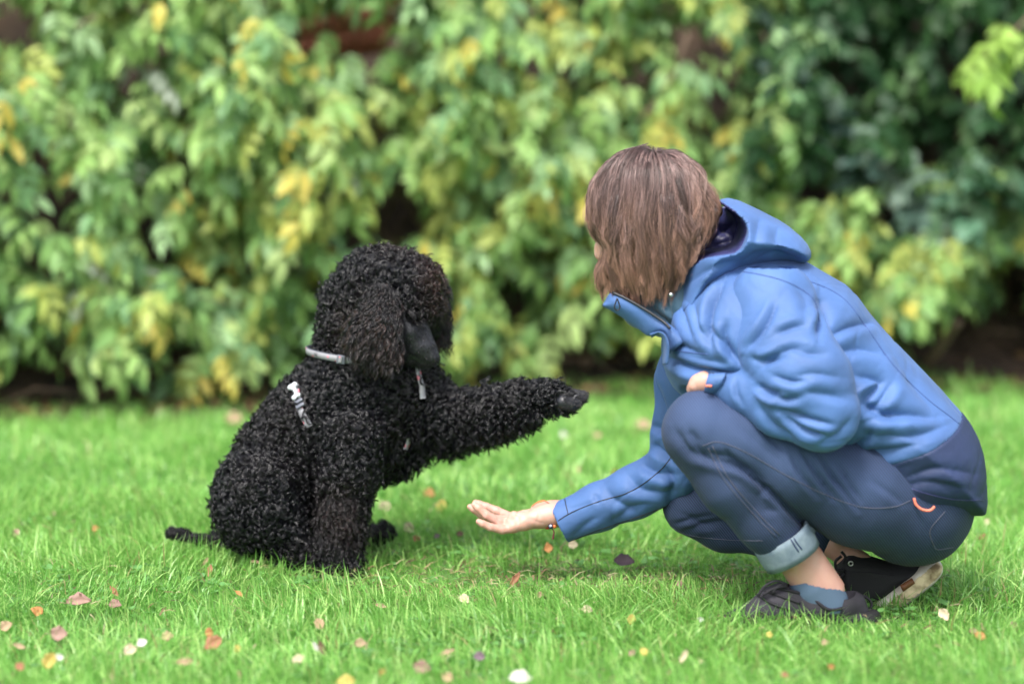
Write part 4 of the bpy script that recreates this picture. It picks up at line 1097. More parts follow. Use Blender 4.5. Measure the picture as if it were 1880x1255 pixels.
seam(stree2, [[(1420, 1078), (1455, 1085), (1480, 1092)], [(1405, 1084), (1440, 1096), (1468, 1106)], [(1392, 1092), (1420, 1108), (1450, 1118)], [(1478, 1088), (1500, 1104), (1520, 1118), (1545, 1116)]], 'lace', m_lace, shn, r=.0032, lift=.001, sides=6)
lc = []
for L_ in ([(1445, 1072), (1425, 1066), (1405, 1075), (1392, 1092)], [(1445, 1074), (1420, 1080), (1400, 1092)], [(1440, 1070), (1428, 1076), (1418, 1088)]):
    P = np.array([W(p[0], p[1], -.045) for p in spline(L_, 5)]); lc.append(tube(P, .0028, 6))
v, f = join(lc); wmesh('lace_bow', v, f, m_lace, shn)
ey = Vol((.5, -.09, .04), (.58, .0, .12), .0012); ec = drape(stree2, [(1479, 1095), (1480, 1096)], .001, 2)[0]
if len(ec):
    a = np.linspace(0, 2 * math.pi, 14); P = ec[0] + np.stack([np.cos(a) * .0038, 0 * a - .001, np.sin(a) * .0038], 1); v, f = tube(P, .0013, 5); wmesh('eyelet', v, f, m_metal, shn)
# heel pull and stray lace behind the near heel
P = np.array([W(p[0], p[1], .03) for p in spline([(1562, 1098), (1580, 1092), (1596, 1100), (1600, 1112), (1590, 1122)], 5)]); v, f = tube(P, .003, 6); wmesh('heel_tab', v, f, m_lace, shn)

shf = empty('shoe', (0, 0, 0)); shf.parent = person; shf['label'] = 'black running shoe up on its toes, pale muddy sole showing'
s = Vol((.50, .07, -.01), (.84, .29, .20), .003)
s.sil([(1538, 1022), (1556, 1008), (1590, 1018), (1650, 1036), (1705, 1030), (1690, 1050), (1605, 1112), (1560, 1116), (1536, 1090), (1530, 1055)], .175, .030, .046, k=.01)
s.chain([(1540, 985, .18, 22), (1568, 1018, .18, 24)], .003, op='cut')
v, q = s.mesh(2); wmesh('shoe_upper', v, q, m_shoeblack, shf); ft2 = caster(v, q)
s = Vol((.56, .07, -.02), (.86, .29, .20), .003)
s.sil([(1586, 1116), (1600, 1100), (1640, 1066), (1694, 1028), (1722, 1024), (1731, 1038), (1722, 1058), (1694, 1082), (1646, 1118), (1600, 1128)], .172, .014, .050, k=.01, tilt=(0, 0))
v, q = s.mesh(1)
n_ = normals(v, q); fcn = n_[q].mean(1); fcc = v[q].mean(1)
Pt = np.array([W(p[0], p[1], .14) for p in ((1618, 1116), (1640, 1094), (1676, 1062), (1706, 1040), (1722, 1032), (1732, 1040), (1716, 1060), (1640, 1120))])[:, [0, 2]]
isT = poly_sd(Pt, fcc[:, 0], fcc[:, 2]) > 0
wmesh('sole', v, q, [m_sole, m_tread], shf, midx=isT.astype(int))
pb = sheet([(1652, 1074), (1674, 1060)], [(1658, 1086), (1680, 1070)], (.118, .118), (.118, .118), .004, rows=3, n=5)
wmesh('tread_insert', pb[0], pb[1], mat('brown_rubber', (.16, .06, .02), .6), shf)
lc = []
for L_ in ([(1545, 1020), (1534, 1030), (1536, 1044), (1548, 1046)], [(1548, 1050), (1535, 1056), (1528, 1068), (1532, 1080)], [(1550, 1052), (1540, 1064), (1538, 1078)], [(1545, 1012), (1552, 1022), (1548, 1034)]):
    P = np.array([W(p[0], p[1], .135) for p in spline(L_, 5)]); lc.append(tube(P, .003, 6))
v, f = join(lc); wmesh('lace_bow', v, f, m_lace, shf)
ec = drape(ft2, [(1562, 1034), (1563, 1035)], .001, 2)[0]
if len(ec):
    a = np.linspace(0, 2 * math.pi, 14); P = ec[0] + np.stack([np.cos(a) * .0042, 0 * a - .001, np.sin(a) * .0042], 1); v, f = tube(P, .0014, 5); wmesh('eyelet', v, f, m_metal, shf)
seam(ft2, [[(1550, 1048), (1590, 1050), (1640, 1055)]], 'upper_seam', m_lace, shf, r=.001)

# ---- bracelet at the wrist
br = empty('bracelet', (0, 0, 0)); br.parent = person
m_red = mat('red_thread', (.62, .02, .025), .7); bump(m_red, 900, .6, .001)
m_eye = mat('glass_bead_blue', (.02, .03, .10), .2); m_white = mat('white_bead', (.75, .78, .8), .3)
c = W(1007, 946, .35); a = np.linspace(0, 2 * math.pi, 28)
P = c + np.stack([.004 * np.sin(a) + .002, -.0315 * np.cos(a), .0262 * np.sin(a)], 1); N_ = np.stack([0 * a, -np.cos(a), np.sin(a)], 1)
v, f = ribbon(P, N_, .0095, .002); wmesh('woven_band', v, f, m_red, br)
P = np.array([W(p[0], p[1], .335) for p in spline([(1012, 926), (1000, 919), (990, 920), (982, 925), (977, 929)], 5)]); v, f = tube(P, .0011, 5); wmesh('thread', v, f, mat('coral_thread', (.75, .16, .08), .7), br)
def bead(name, px, py, Y, r, m, par, sc=(1, 1, 1)):
    s = Vol(W(px, py, Y) - .012, W(px, py, Y) + .012, .0008); s.ell(W(px, py, Y), np.array(sc) * r, k=0); v, q = s.mesh(0); return wmesh(name, v, q, m, par)
b1 = bead('bead', 1011, 966, .316, .0048, m_eye, br); bead('bead_iris', 1011, 965, .3118, .0026, m_white, br, (1, .5, 1)); bead('bead_pupil', 1011, 965, .3106, .0013, m_eye, br, (1, .5, 1)); bead('bead', 1018, 966, .318, .004, mat('amber_bead', (.5, .12, .03), .3), br)
P = np.array([W(p[0], p[1], .317) for p in spline([(1014, 969), (1017, 976), (1016, 983), (1015, 989)], 4)]); v, f = tube(P, np.linspace(.0011, .0022, len(P)), 5); wmesh('tassel', v, f, mat('dark_tassel', (.10, .012, .02), .8), br)

# ---- hair: bob falling from the crown
m_hair = bpy.data.materials.new('brown_hair'); m_hair.use_nodes = True
b_ = m_hair.node_tree.nodes['Principled BSDF']; b_.inputs['Roughness'].default_value = .34; b_.inputs['Specular IOR Level'].default_value = .6; b_.inputs['Anisotropic'].default_value = 0
at = nod(m_hair, 'ShaderNodeAttribute', attribute_name='tint'); lk(m_hair, at.outputs['Color'], b_.inputs['Base Color'])
hc = W(1200, 395, .11)
def head_sdf(p, grow=0.0):
    "hair shell: skull plus face width"
    from mathutils import Euler
    out = None
    for c, r, rot in ((hc, (.104, .084, .124), R(-22)), (W(1172, 460, .11), (.072, .072, .090), R(-10)), (W(1215, 450, .11), (.060, .074, .085), R(10))):
        M = np.array(Euler((0, rot, 0)).to_matrix()).T; q = (p - c) @ M.T / (np.array(r) + grow)
        k = np.linalg.norm(q, axis=-1); d = (k - 1) * min(r)
        out = d if out is None else smin(out, d, .02)
    return out
def sdf_grad(p):
    e = 1e-3; return np.stack([(head_sdf(p + np.eye(3)[i] * e) - head_sdf(p - np.eye(3)[i] * e)) for i in range(3)], -1) / (2 * e)
def bob(K, seed, nclump=300, npt=34, jitter=1.0, fly=0):
    r = np.random.default_rng(seed)
    crown = W(1205, 268, .10)
    d = r.normal(size=(K * 6, 3)); d /= np.linalg.norm(d, axis=1, keepdims=True)
    from mathutils import Euler
    M = np.array(Euler((0, R(-22), 0)).to_matrix())
    P0 = hc + (d * np.array([.103, .082, .123])) @ M.T
    lv = d @ M.T
    # scalp only: above the brow line and ears
    up_ = P0[:, 2] - (hc[2] - .02); fwd = -(P0[:, 0] - hc[0])
    ok = (up_ > .0 + .75 * np.clip(fwd - .045, 0, 1)) & ~((fwd > .082) & (up_ < .085))
    P0 = P0[ok][:K]; K = len(P0)
    cl = r.integers(0, nclump, K); cdir = r.normal(size=(nclump, 3)); clen = r.uniform(-1, 1, nclump)
    # nearest clump by position, so that locks read as locks
    cc = P0[r.choice(K, nclump, replace=False)]
    for i in range(0, K, 2000): cl[i:i + 2000] = np.argmin(((P0[i:i + 2000, None] - cc[None]) ** 2).sum(-1), 1)
    p = P0.copy(); vel = p - crown; g0 = sdf_grad(p); g0 /= np.linalg.norm(g0, axis=1, keepdims=True)
    vel -= g0 * (vel * g0).sum(1, keepdims=True); vel /= np.linalg.norm(vel, axis=1, keepdims=True) + 1e-6
    part = np.sign(p[:, 1] - .105); vel[:, 1] += .5 * part * np.exp(-np.abs(p[:, 1] - .105) / .03)
    out = [p.copy()]
    front = np.clip((hc[0] - .03 - P0[:, 0]) / .06, 0, 1); back = np.clip((P0[:, 0] - hc[0] - .02) / .06, 0, 1)
    # where each strand should end: a gently rising hem of the bob
    step = .0125
    layer = r.uniform(.0, .008, K) + .005 * np.clip(cdir[cl, 0], -1, 1.5) + .004
    hp_ = [(1060, 430), (1085, 500), (1100, 532), (1160, 536), (1215, 532), (1243, 512), (1272, 480), (1300, 435), (1322, 395), (1345, 365)]
    HX = np.array([W(a, b, .1)[0] for a, b in hp_]); HZ = np.array([W(a, b, .1)[2] for a, b in hp_])
    eoff = .024 * clen[cl] + r.normal(0, .006, K) + (r.random(K) < .30) * r.uniform(0, .10, K) + .03 * np.clip(cdir[cl, 1] - .8, 0, 1)
    g = np.array([0, 0, -1.0])
    stopped = np.zeros(K, bool)
    for i in range(npt - 1):
        t = i / npt
        vel = vel * .72 + g * .34
        s_ = head_sdf(p) - .004 - layer; gr = sdf_grad(p); gr /= np.linalg.norm(gr, axis=1, keepdims=True) + 1e-6
        inside = np.clip(-s_ / .01, 0, 1); near = np.exp(-np.clip(s_, 0, 1) / .02)
        vn = (vel * gr).sum(1, keepdims=True)
        vel = vel - gr * np.minimum(vn, 0) * (near[:, None])
        vel = vel - gr * np.maximum(vn, 0) * .35 * near[:, None]
        low_ = np.clip((hc[2] - .055 - p[:, 2]) / .07, 0, 1)[:, None]
        wv = np.stack([np.sin(i * .55 + cdir[cl, 0] * 5), np.sin(i * .5 + cdir[cl, 1] * 5), 0 * low_[:, 0]], 1) * .16 * (.35 + low_)
        inward = -(p - np.array([hc[0] + .0, .11, 0])) * np.array([1, 1, 0]); inward /= np.linalg.norm(inward, axis=1, keepdims=True) + 1e-6
        # tips turn in under the chin and at the nape
        vel = vel + wv * .5 + inward * low_ * (.07 + .09 * cdir[cl, 2])[:, None] * np.array([1.0, .5, 0])
        vel /= np.linalg.norm(vel, axis=1, keepdims=True) + 1e-6
        ez = np.interp(p[:, 0], HX, HZ) + eoff; left = np.clip((p[:, 2] - ez) / (step * 1.0), 0, 1)[:, None]
        p = p + vel * step * left
        s_ = head_sdf(p) - .003 - layer; gr = sdf_grad(p); gr /= np.linalg.norm(gr, axis=1, keepdims=True) + 1e-6
        p = p + gr * np.clip(-s_, 0, .006)[:, None]
        out.append(p.copy())
    S = np.stack(out, 1)
    # resample so that no two points coincide
    Ls = np.linalg.norm(np.diff(S, axis=1), axis=2); keepk = Ls.sum(1) > .03; S = S[keepk]; cl = cl[keepk]; Ls = Ls[keepk]
    cum = np.concatenate([np.zeros((len(S), 1)), np.cumsum(Ls + 1e-6, 1)], 1); n2 = 22; T = np.empty((len(S), n2, 3))
    for i in range(len(S)):
        u = np.linspace(0, cum[i, -1], n2)
        for k in range(3): T[i, :, k] = np.interp(u, cum[i], S[i, :, k])
    # pull strands towards their lock, then give each lock a slow wave of its own
    mean = np.zeros((nclump, n2, 3)); cnt = np.bincount(cl, minlength=nclump)[:, None, None]
    for k in range(3):
        for j in range(n2): mean[:, j, k] = np.bincount(cl, T[:, j, k], nclump)
    mean /= np.maximum(cnt, 1); tw_ = np.linspace(0, 1, n2)[None, :]
    w = (.15 + .75 * tw_ ** 1.6)[..., None] * jitter * r.uniform(.5, 1.05, len(T))[:, None, None]
    short = np.clip((mean[cl][:, -1, 2] - T[:, -1, 2]), -.03, .03)
    T = T * (1 - w) + mean[cl] * w
    T[..., 2] -= (short[:, None] * w[..., 0] * tw_ ** 2) * .7
    ph_ = (cdir[cl, 2] * 4)[:, None]; fr_ = (10 + 3 * cdir[cl, 0])[:, None]; A_ = .0045 * np.clip(tw_ * 1.5, 0, 1) * jitter
    sd_ = np.where(T[:, :1, 1] < .11, -1.0, 1.0)
    T[..., 0] += A_ * 1.5 * (np.sin(tw_ * fr_ + ph_) - np.sin(ph_)); T[..., 1] += sd_ * A_ * .9 * (1 + np.sin(tw_ * fr_ * .8 + ph_ * 1.7))
    uv_ = proj(T); jit_ = (cdir[cl, 0] * 5 + r.normal(0, 2.5, len(T)))[:, None]; yk = [200, 262, 280, 300, 330, 360, 400, 430, 455, 480, 500, 525, 545]
    Lb = np.interp(uv_[..., 1], yk, [1200, 1190, 1135, 1110, 1084, 1072, 1074, 1096, 1119, 1114, 1098, 1094, 1104])
    Lb = Lb + jit_; Rb = jit_ + np.interp(uv_[..., 1], [200, 262, 280, 310, 350, 385, 420, 460, 500, 530], [1210, 1220, 1262, 1296, 1322, 1320, 1302, 1276, 1252, 1238])
    dlt = np.where(uv_[..., 0] < Lb, (Lb - uv_[..., 0]) * .9, 0) + np.where(uv_[..., 0] > Rb, (Rb - uv_[..., 0]) * .85, 0)
    T[..., 0] += dlt * .00102
    if fly:
        T += np.cumsum(r.normal(0, .0007, T.shape), 1) * np.linspace(0, 1, n2)[None, :, None] ** .5; T += (T - hc) * np.linspace(.02, .10, n2)[None, :, None] * r.uniform(.1, 1, (len(T), 1, 1))
    base = np.array([.088, .052, .052]); lite = np.array([.27, .175, .165]); dark = np.array([.032, .018, .016])
    u = np.clip(.45 + .26 * r.normal(size=nclump)[cl] + .28 * r.normal(size=len(T)) + .5 * (r.random(len(T)) < .06), 0, 1)[:, None]
    tt_ = np.linspace(0, 1, n2)[None, :, None]; u = u[:, None]
    root = np.where(u < .5, dark + (base - dark) * u * 2, base + (lite - base) * (u - .5) * 2)
    warm = np.array([.29, .155, .10]) * (.35 + 1.15 * u)
    tint = root * (1 - tt_ ** 1.6 * .75) + warm * tt_ ** 1.6 * .75
    return T, tint
T_, tint_ = bob(19000, 3)
rr_ = np.linspace(1, .45, 22)[None, :] * .00042
hair = hair_curves('hair', T_, rr_, m_hair, person, tint_)
T2, tint2 = bob(260, 8, nclump=120, jitter=0, fly=1)
hair_curves('loose_hair', T2, np.linspace(1, .4, 22)[None] * .00020, m_hair, person, tint2 * 1.6)
# dense underlayer so that no skin shows between the locks
m_cap = mat('hair_underlayer', (.060, .034, .028), .6); bump(m_cap, 60, .8, .004, stretch=((6, 6, .6), (0, 0, 0)))
hcap = Vol((.04, -.05, .42), (.5, .30, .92), .005)
hcap.ell(hc, (.104, .083, .117), (0, R(-22), 0), k=.01); hcap.ell(W(1215, 450, .11), (.055, .068, .085), (0, R(10), 0), k=.03); hcap.ell(W(1190, 480, .11), (.045, .075, .055), k=.03)
hcap.ell(W(1108, 455, .11), (.035, .062, .075), (0, R(-18), 0), k=.01, op='cut')
v, q = hcap.mesh(1); wmesh('hair_underlayer', v, q, m_cap, person)
# ================================================================== THE POODLE
m_fur = bpy.data.materials.new('black_curly_fur'); m_fur.use_nodes = True
b_ = m_fur.node_tree.nodes['Principled BSDF']; b_.inputs['Roughness'].default_value = .27; b_.inputs['Specular IOR Level'].default_value = .5
at = nod(m_fur, 'ShaderNodeAttribute', attribute_name='tint'); lk(m_fur, at.outputs['Color'], b_.inputs['Base Color'])
m_dogskin = mat('black_undercoat', (.007, .0065, .008), .8); bump(m_dogskin, 160, .7, .003, 4)
m_muzzle = mat('short_black_coat', (.012, .013, .018), .34); bump(m_muzzle, 300, .5, .0012, 4); bump(m_muzzle, 45, .3, .004, 3)
m_nose = mat('black_nose', (.012, .012, .014), .28); bump(m_nose, 500, .4, .0006)
dog_root = W(520, 1015, .52); dog_root[2] = 0
dv = Vol((-.76, .22, -.02), (.26, .82, .78), .0055)
DY = .52
# trunk: sitting, back rising from the rump to the withers
dv.chain([(490, 905, .54, 88), (538, 840, .53, 90), (595, 775, .52, 92), (645, 722, .52, 87), (668, 668, .53, 74), (690, 610, .53, 66)], .03, sy=.85, kin=.03)
dv.chain([(700, 755, .53, 72), (700, 820, .54, 50), (640, 850, .54, 48)], .03)
dv.chain([(800, 780, .56, 34), (822, 800, .55, 24)], .02)
dv.chain([(735, 700, .54, 62), (765, 740, .56, 58), (745, 800, .56, 40)], .03)
# near haunch and folded hind leg
dv.ell(W(473, 918, .45), (.084, .075, .100), (0, R(12), 0), k=.012)
dv.chain([(500, 950, .43, 50), (535, 990, .43, 34), (560, 1020, .43, 26), (590, 1032, .43, 20)], .02)
dv.ell(W(480, 925, .62), (.09, .07, .10), k=.02)
dv.chain([(520, 985, .64, 34), (640, 985, .66, 24), (700, 978, .66, 18)], .02)
# near foreleg
dv.chain([(648, 800, .455, 58), (640, 870, .43, 46), (627, 950, .415, 38), (620, 1005, .41, 36), (628, 1038, .405, 30), (648, 1054, .39, 18)], .012, kin=.02)
# far foreleg lifted and stretched forward
dv.chain([(770, 760, .56, 52), (835, 766, .54, 44), (900, 755, .50, 41), (955, 738, .46, 33), (1008, 727, .43, 22), (1030, 733, .425, 18)], .02, kin=.02)
# head: skull, topknot, cheek, neck ruff
dv.ell(W(710, 532, .53), (.100, .095, .078), (0, R(8), 0), k=.02)
dv.ell(W(660, 582, .53), (.062, .080, .078), k=.03)
dv.ell(W(764, 530, .53), (.048, .075, .052), k=.02)
dv.chain([(645, 560, .53, 50), (652, 625, .53, 58)], .02)
dv.ell(W(788, 580, .60), (.016, .03, .045), k=.01)
# tail
body_v, body_q = surface_nets(dv.F, dv.lo, dv.h); body_v = relax(body_v, body_q, 2)
# muzzle, nose, lips
mz = Vol((-.30, .36, .36), (-.08, .66, .60), .0028)
mz.chain([(760, 570, .480, 17), (773, 600, .470, 14), (788, 635, .462, 12), (796, 656, .460, 12)], .004)      # bridge
mz.chain([(744, 575, .475, 28), (752, 610, .468, 24), (766, 640, .466, 18), (778, 656, .467, 13)], .007, kin=.02)      # near cheek
mz.chain([(744, 575, .51, 28), (752, 610, .49, 24), (766, 640, .482, 18), (778, 656, .477, 13)], .007, kin=.02)
mz.chain([(738, 630, .478, 20), (754, 654, .472, 14), (770, 666, .472, 8)], .008)      # lower jaw
mz.ell(W(792, 656, .472), (.013, .017, .012), (0, R(35), 0), k=.005)
mz.chain([(744, 648, .447, 2.5), (762, 656, .445, 3), (782, 668, .450, 2.5)], .004, op='cut')
mz.ell(W(762, 582, .448), (.014, .010, .010), k=.012, op='cut')
muz_v, muz_q = mz.mesh(1)
# lifted paw: bare toes and pads
pw = Vol((.04, .36, .24), (.20, .50, .38), .0022)
pw.chain([(1010, 730, .43, 22), (1036, 735, .425, 20)], .01)
pw.chain([(1034, 738, .402, 15), (1050, 742, .402, 12), (1058, 742, .402, 10)], .005)
pw.chain([(1036, 732, .425, 16), (1058, 733, .425, 12.5), (1070, 732, .425, 9.5)], .004)
pw.chain([(1036, 730, .442, 15), (1056, 727, .445, 12), (1071, 725, .445, 8.5)], .004)
pw.chain([(1034, 734, .458, 13), (1050, 731, .460, 10), (1062, 729, .460, 8)], .004)
pw.ell(W(1033, 752, .425), (.015, .020, .010), k=.004)
for y, px in ((.402, 1060), (.425, 1072), (.445, 1074)): pw.chain([(px - 4, 728, y, 4), (px + 4, 724, y, 1.6)], .002)
paw_v, paw_q = pw.mesh(1)
dog = obj('poodle', mesh_data('poodle', np.vstack([body_v, muz_v, paw_v]) - dog_root, np.vstack([body_q, muz_q + len(body_v), paw_q + len(body_v) + len(muz_v)]), [m_dogskin, m_muzzle],
          midx=np.concatenate([np.zeros(len(body_q), int), np.ones(len(muz_q) + len(paw_q), int)])))
dog.location = dog_root
tag(dog, 'black curly-coated poodle sitting on the grass, stretching one forepaw forward', 'dog')
ns = Vol(W(800, 660, .49) - .03, W(800, 660, .49) + .03, .0014); ns.ell(W(794, 662, .470), (.013, .017, .010), (0, R(30), 0), k=0)
ns.ell(W(801, 664, .460), (.004, .003, .003), k=.002, op='cut'); ns.ell(W(801, 664, .480), (.004, .003, .003), k=.002, op='cut'); v, q = ns.mesh(1); wmesh('nose', v, q, m_nose, dog)
for y in (.462, .530):
    e_ = Vol(W(758, 568, y) - .014, W(758, 568, y) + .014, .0011); e_.ell(W(758, 568, y), (.0085, .0085, .0085), k=0); v, q = e_.mesh(0); wmesh('eye', v, q, mat('dark_eye', (.02, .008, .004), .1), dog)

fr = np.random.default_rng(77)
def nrm(a): return a / (np.linalg.norm(a, axis=-1, keepdims=True) + 1e-9)
def curls(P, N, flow, nstr, length, coil, turns, npt, r0, fan, seed, tint_fn, lift=.75, spiral=1.0):
    "locks: P roots, N surface normals, flow growth lean; each lock holds nstr strands that coil together"
    r = np.random.default_rng(seed); k = len(P)
    A = nrm(N * lift + flow + r.normal(size=(k, 3)) * .30)
    U = nrm(np.cross(A, r.normal(size=(k, 3)))); Vv = np.cross(A, U)
    ph = r.uniform(0, 6.28, k); hand = np.where(r.random(k) < .5, 1, -1) * spiral
    ln = length * r.uniform(.65, 1.3, k); cr = coil * r.uniform(.7, 1.4, k); tn = turns * r.uniform(.75, 1.25, k)
    bend = nrm(flow + r.normal(size=(k, 3)) * .7) * (ln * .45)[:, None]
    t = np.linspace(0, 1, npt)
    S = np.empty((k, nstr, npt, 3))
    for s in range(nstr):
        dp = ph + r.normal(0, .22, k); o_ = r.normal(size=(k, 3)) * fan; o_ -= N * (o_ * N).sum(1, keepdims=True)
        cs = cr * r.uniform(.75, 1.25, k); ls = ln * r.uniform(.8, 1.1, k)
        env = np.sin(np.clip(t * 1.25 + .12, 0, 1) * math.pi * .5)
        ang = hand[:, None] * tn[:, None] * 6.283 * t[None] + dp[:, None]
        S[:, s] = (P + o_)[:, None] + A[:, None] * (ls[:, None] * t[None])[..., None] * .9 + bend[:, None] * (t ** 2)[None, :, None] \
            + U[:, None] * (np.cos(ang) * cs[:, None] * env[None])[..., None] + Vv[:, None] * (np.sin(ang) * cs[:, None] * env[None])[..., None]
        S[:, s] -= (U[:, None] * (np.cos(dp) * cs * env[0])[:, None, None] + Vv[:, None] * (np.sin(dp) * cs * env[0])[:, None, None])
    tint = tint_fn(P, r, nstr)
    rad_ = (r0 * np.array([1.0] * (npt - 3) + [.85, .6, .3]))[None, :]
    return S.reshape(-1, npt, 3), rad_, tint
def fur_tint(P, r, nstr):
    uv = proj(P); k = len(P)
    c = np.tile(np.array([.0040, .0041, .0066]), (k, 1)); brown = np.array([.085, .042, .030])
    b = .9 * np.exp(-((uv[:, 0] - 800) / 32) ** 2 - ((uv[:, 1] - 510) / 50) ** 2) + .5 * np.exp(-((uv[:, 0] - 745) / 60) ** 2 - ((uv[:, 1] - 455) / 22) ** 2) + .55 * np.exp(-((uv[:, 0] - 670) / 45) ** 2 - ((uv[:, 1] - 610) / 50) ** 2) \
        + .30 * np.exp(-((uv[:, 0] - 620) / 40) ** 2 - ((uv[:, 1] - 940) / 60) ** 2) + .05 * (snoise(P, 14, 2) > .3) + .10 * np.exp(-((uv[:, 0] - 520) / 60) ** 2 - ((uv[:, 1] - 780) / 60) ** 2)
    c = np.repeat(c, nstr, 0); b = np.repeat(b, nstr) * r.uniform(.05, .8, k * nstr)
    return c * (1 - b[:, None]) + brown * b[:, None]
down = np.array([.0, 0, -1.0])
groups = []
P, N = sample_surface(body_v, body_q, 16000, fr)
uv = proj(P)
bare = ((uv[:, 0] > 1018)) | ((uv[:, 0] > 750) & (uv[:, 1] > 578) & (uv[:, 1] < 672) & (uv[:, 0] < 812) & (P[:, 1] < .52) & (P[:, 0] > W(758, 600, .5)[0]))
low_leg = (uv[:, 0] > 560) & (uv[:, 0] < 700) & (uv[:, 1] > 905)
arm = (uv[:, 0] > 835) & (uv[:, 1] > 600)
headm = (uv[:, 1] < 640) & (uv[:, 0] < 840)
rest = ~(bare | low_leg | arm | headm)
flow_body = nrm(np.array([-.35, 0, -1.0]))[None] * .35
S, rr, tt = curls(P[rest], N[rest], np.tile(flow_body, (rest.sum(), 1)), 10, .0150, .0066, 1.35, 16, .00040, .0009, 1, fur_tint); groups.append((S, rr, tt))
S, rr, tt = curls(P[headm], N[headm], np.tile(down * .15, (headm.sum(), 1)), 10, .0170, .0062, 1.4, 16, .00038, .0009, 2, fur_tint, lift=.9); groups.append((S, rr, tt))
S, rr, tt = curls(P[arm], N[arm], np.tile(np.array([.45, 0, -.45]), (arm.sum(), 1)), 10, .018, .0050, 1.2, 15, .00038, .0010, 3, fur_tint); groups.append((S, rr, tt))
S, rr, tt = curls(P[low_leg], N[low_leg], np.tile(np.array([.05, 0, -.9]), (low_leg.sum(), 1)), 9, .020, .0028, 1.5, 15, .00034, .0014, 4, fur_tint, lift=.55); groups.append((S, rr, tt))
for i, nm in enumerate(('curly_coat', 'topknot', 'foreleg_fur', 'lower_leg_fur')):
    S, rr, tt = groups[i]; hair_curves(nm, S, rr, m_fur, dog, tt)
# brow curls falling over the top of the muzzle
low = (N[:, 1] < .2) & (uv[:, 0] > 735) & (uv[:, 0] < 815) & (uv[:, 1] > 535) & (uv[:, 1] < 580)
S, rr, tt = curls(P[low], N[low], np.tile(np.array([.1, -.15, -.9]), (low.sum(), 1)), 9, .030, .0045, 1.6, 15, .00034, .0015, 15, fur_tint, lift=.5); hair_curves('brow_curls', S, rr, m_fur, dog, tt)
# fringe hanging under the lifted foreleg and chest
low = (N[:, 2] < -.35) & (uv[:, 0] > 735) & (uv[:, 0] < 985) & (uv[:, 1] > 730)
if low.sum():
    S, rr, tt = curls(P[low], N[low], np.tile(np.array([.15, 0, -.7]), (low.sum(), 1)), 9, .026, .0055, 1.3, 15, .00038, .0012, 5, fur_tint, lift=.4); hair_curves('leg_fringe', S, rr, m_fur, dog, tt)

# short sleek hair of the muzzle and toes
for nm_, (vv_, qq_), n_s, fl_ in (('muzzle_hair', (muz_v, muz_q), 9000, np.array([.35, 0, -.95])), ('paw_hair', (paw_v, paw_q), 3500, np.array([.95, 0, .05]))):
    P, N = sample_surface(vv_, qq_, n_s, fr); A = nrm(N * .28 + fl_ + fr.normal(size=P.shape) * .16); t = np.linspace(0, 1, 5)
    L_ = .0055 * fr.uniform(.6, 1.3, len(P)); S = P[:, None] + A[:, None] * (L_[:, None] * t[None])[..., None] - N[:, None] * (t ** 2 * .0012)[None, :, None]
    hair_curves(nm_, S, (np.array([1, .9, .7, .5, .2]) * .00028)[None], m_fur, dog, np.tile(np.array([.010, .009, .012]), (len(P), 1)) * fr.uniform(.4, 1.3, (len(P), 1)))

# ears: leather flap carrying long wavy hair
def ear(cx, cy, Y, side, K, seed, label=None):
    r = np.random.default_rng(seed)
    ev = Vol(W(cx - 70, cy + 130, Y) - .05, W(cx + 70, cy - 40, Y) + .05, .0032)
    ev.chain([(cx + 4, cy - 10, Y + side * .018, 26), (cx - 8, cy + 42, Y, 34), (cx + 8, cy + 72, Y, 22)], .02, sy=.4, kin=.02)
    v, q = ev.mesh(1); e_o = wmesh('ear', v, q, m_dogskin, dog)
    P, N = sample_surface(v, q, K, r); ok = N[:, 1] * -side < .35 if False else np.ones(len(P), bool)
    P, N = P[ok], N[ok]; k = len(P); npt = 22; t = np.linspace(0, 1, npt); nst = 7
    ln = .036 * r.uniform(.6, 1.35, k); cen = W(cx, cy, Y)
    fanout = (P - cen) * np.array([1, 0, 0])
    A = nrm(N * .28 + down + fanout * 4 + r.normal(size=(k, 3)) * .12)
    Sx = nrm(np.cross(A, N)); ph = r.uniform(0, 6.28, k) + P[:, 2] * 120; fq_ = r.uniform(1.4, 2.4, k); am = .0042 * r.uniform(.5, 1.5, k)
    S = np.empty((k, nst, npt, 3))
    for s in range(nst):
        o_ = r.normal(size=(k, 3)) * .0011; l2 = ln * r.uniform(.75, 1.15, k); d2 = r.normal(0, .14, k)
        wv_ = np.sin(t[None] * fq_[:, None] * 6.283 + (ph + d2)[:, None]); cw = np.cos(t[None] * fq_[:, None] * 6.283 + (ph + d2)[:, None])
        S[:, s] = (P + o_)[:, None] + A[:, None] * (l2[:, None] * t[None])[..., None] + Sx[:, None] * (wv_ * am[:, None] * (.3 + t))[..., None] + N[:, None] * (cw * am[:, None] * .7 * (.3 + t) + .006 * np.sin(t * 3.14))[..., None] + down * (t ** 2 * .008)[None, :, None]
    c = np.array([.006, .005, .007]); br_ = np.array([.10, .055, .045]); uvp = proj(P)
    b = np.clip(-.10 + .40 * ((uvp[:, 1] - cy) / 110) + .3 * r.normal(size=k), 0, 1)
    b = np.repeat(b, nst) * r.uniform(.2, 1.1, k * nst)
    tint = c * (1 - b[:, None]) + br_ * b[:, None]
    hair_curves('ear_hair', S.reshape(-1, npt, 3), (.00034 * np.array([1.0] * 18 + [.9, .7, .5, .3]))[None], m_fur, e_o, tint)
    return e_o
ear(692, 556, .405, 1, 1900, 5)
ear(785, 530, .63, -1, 700, 6)
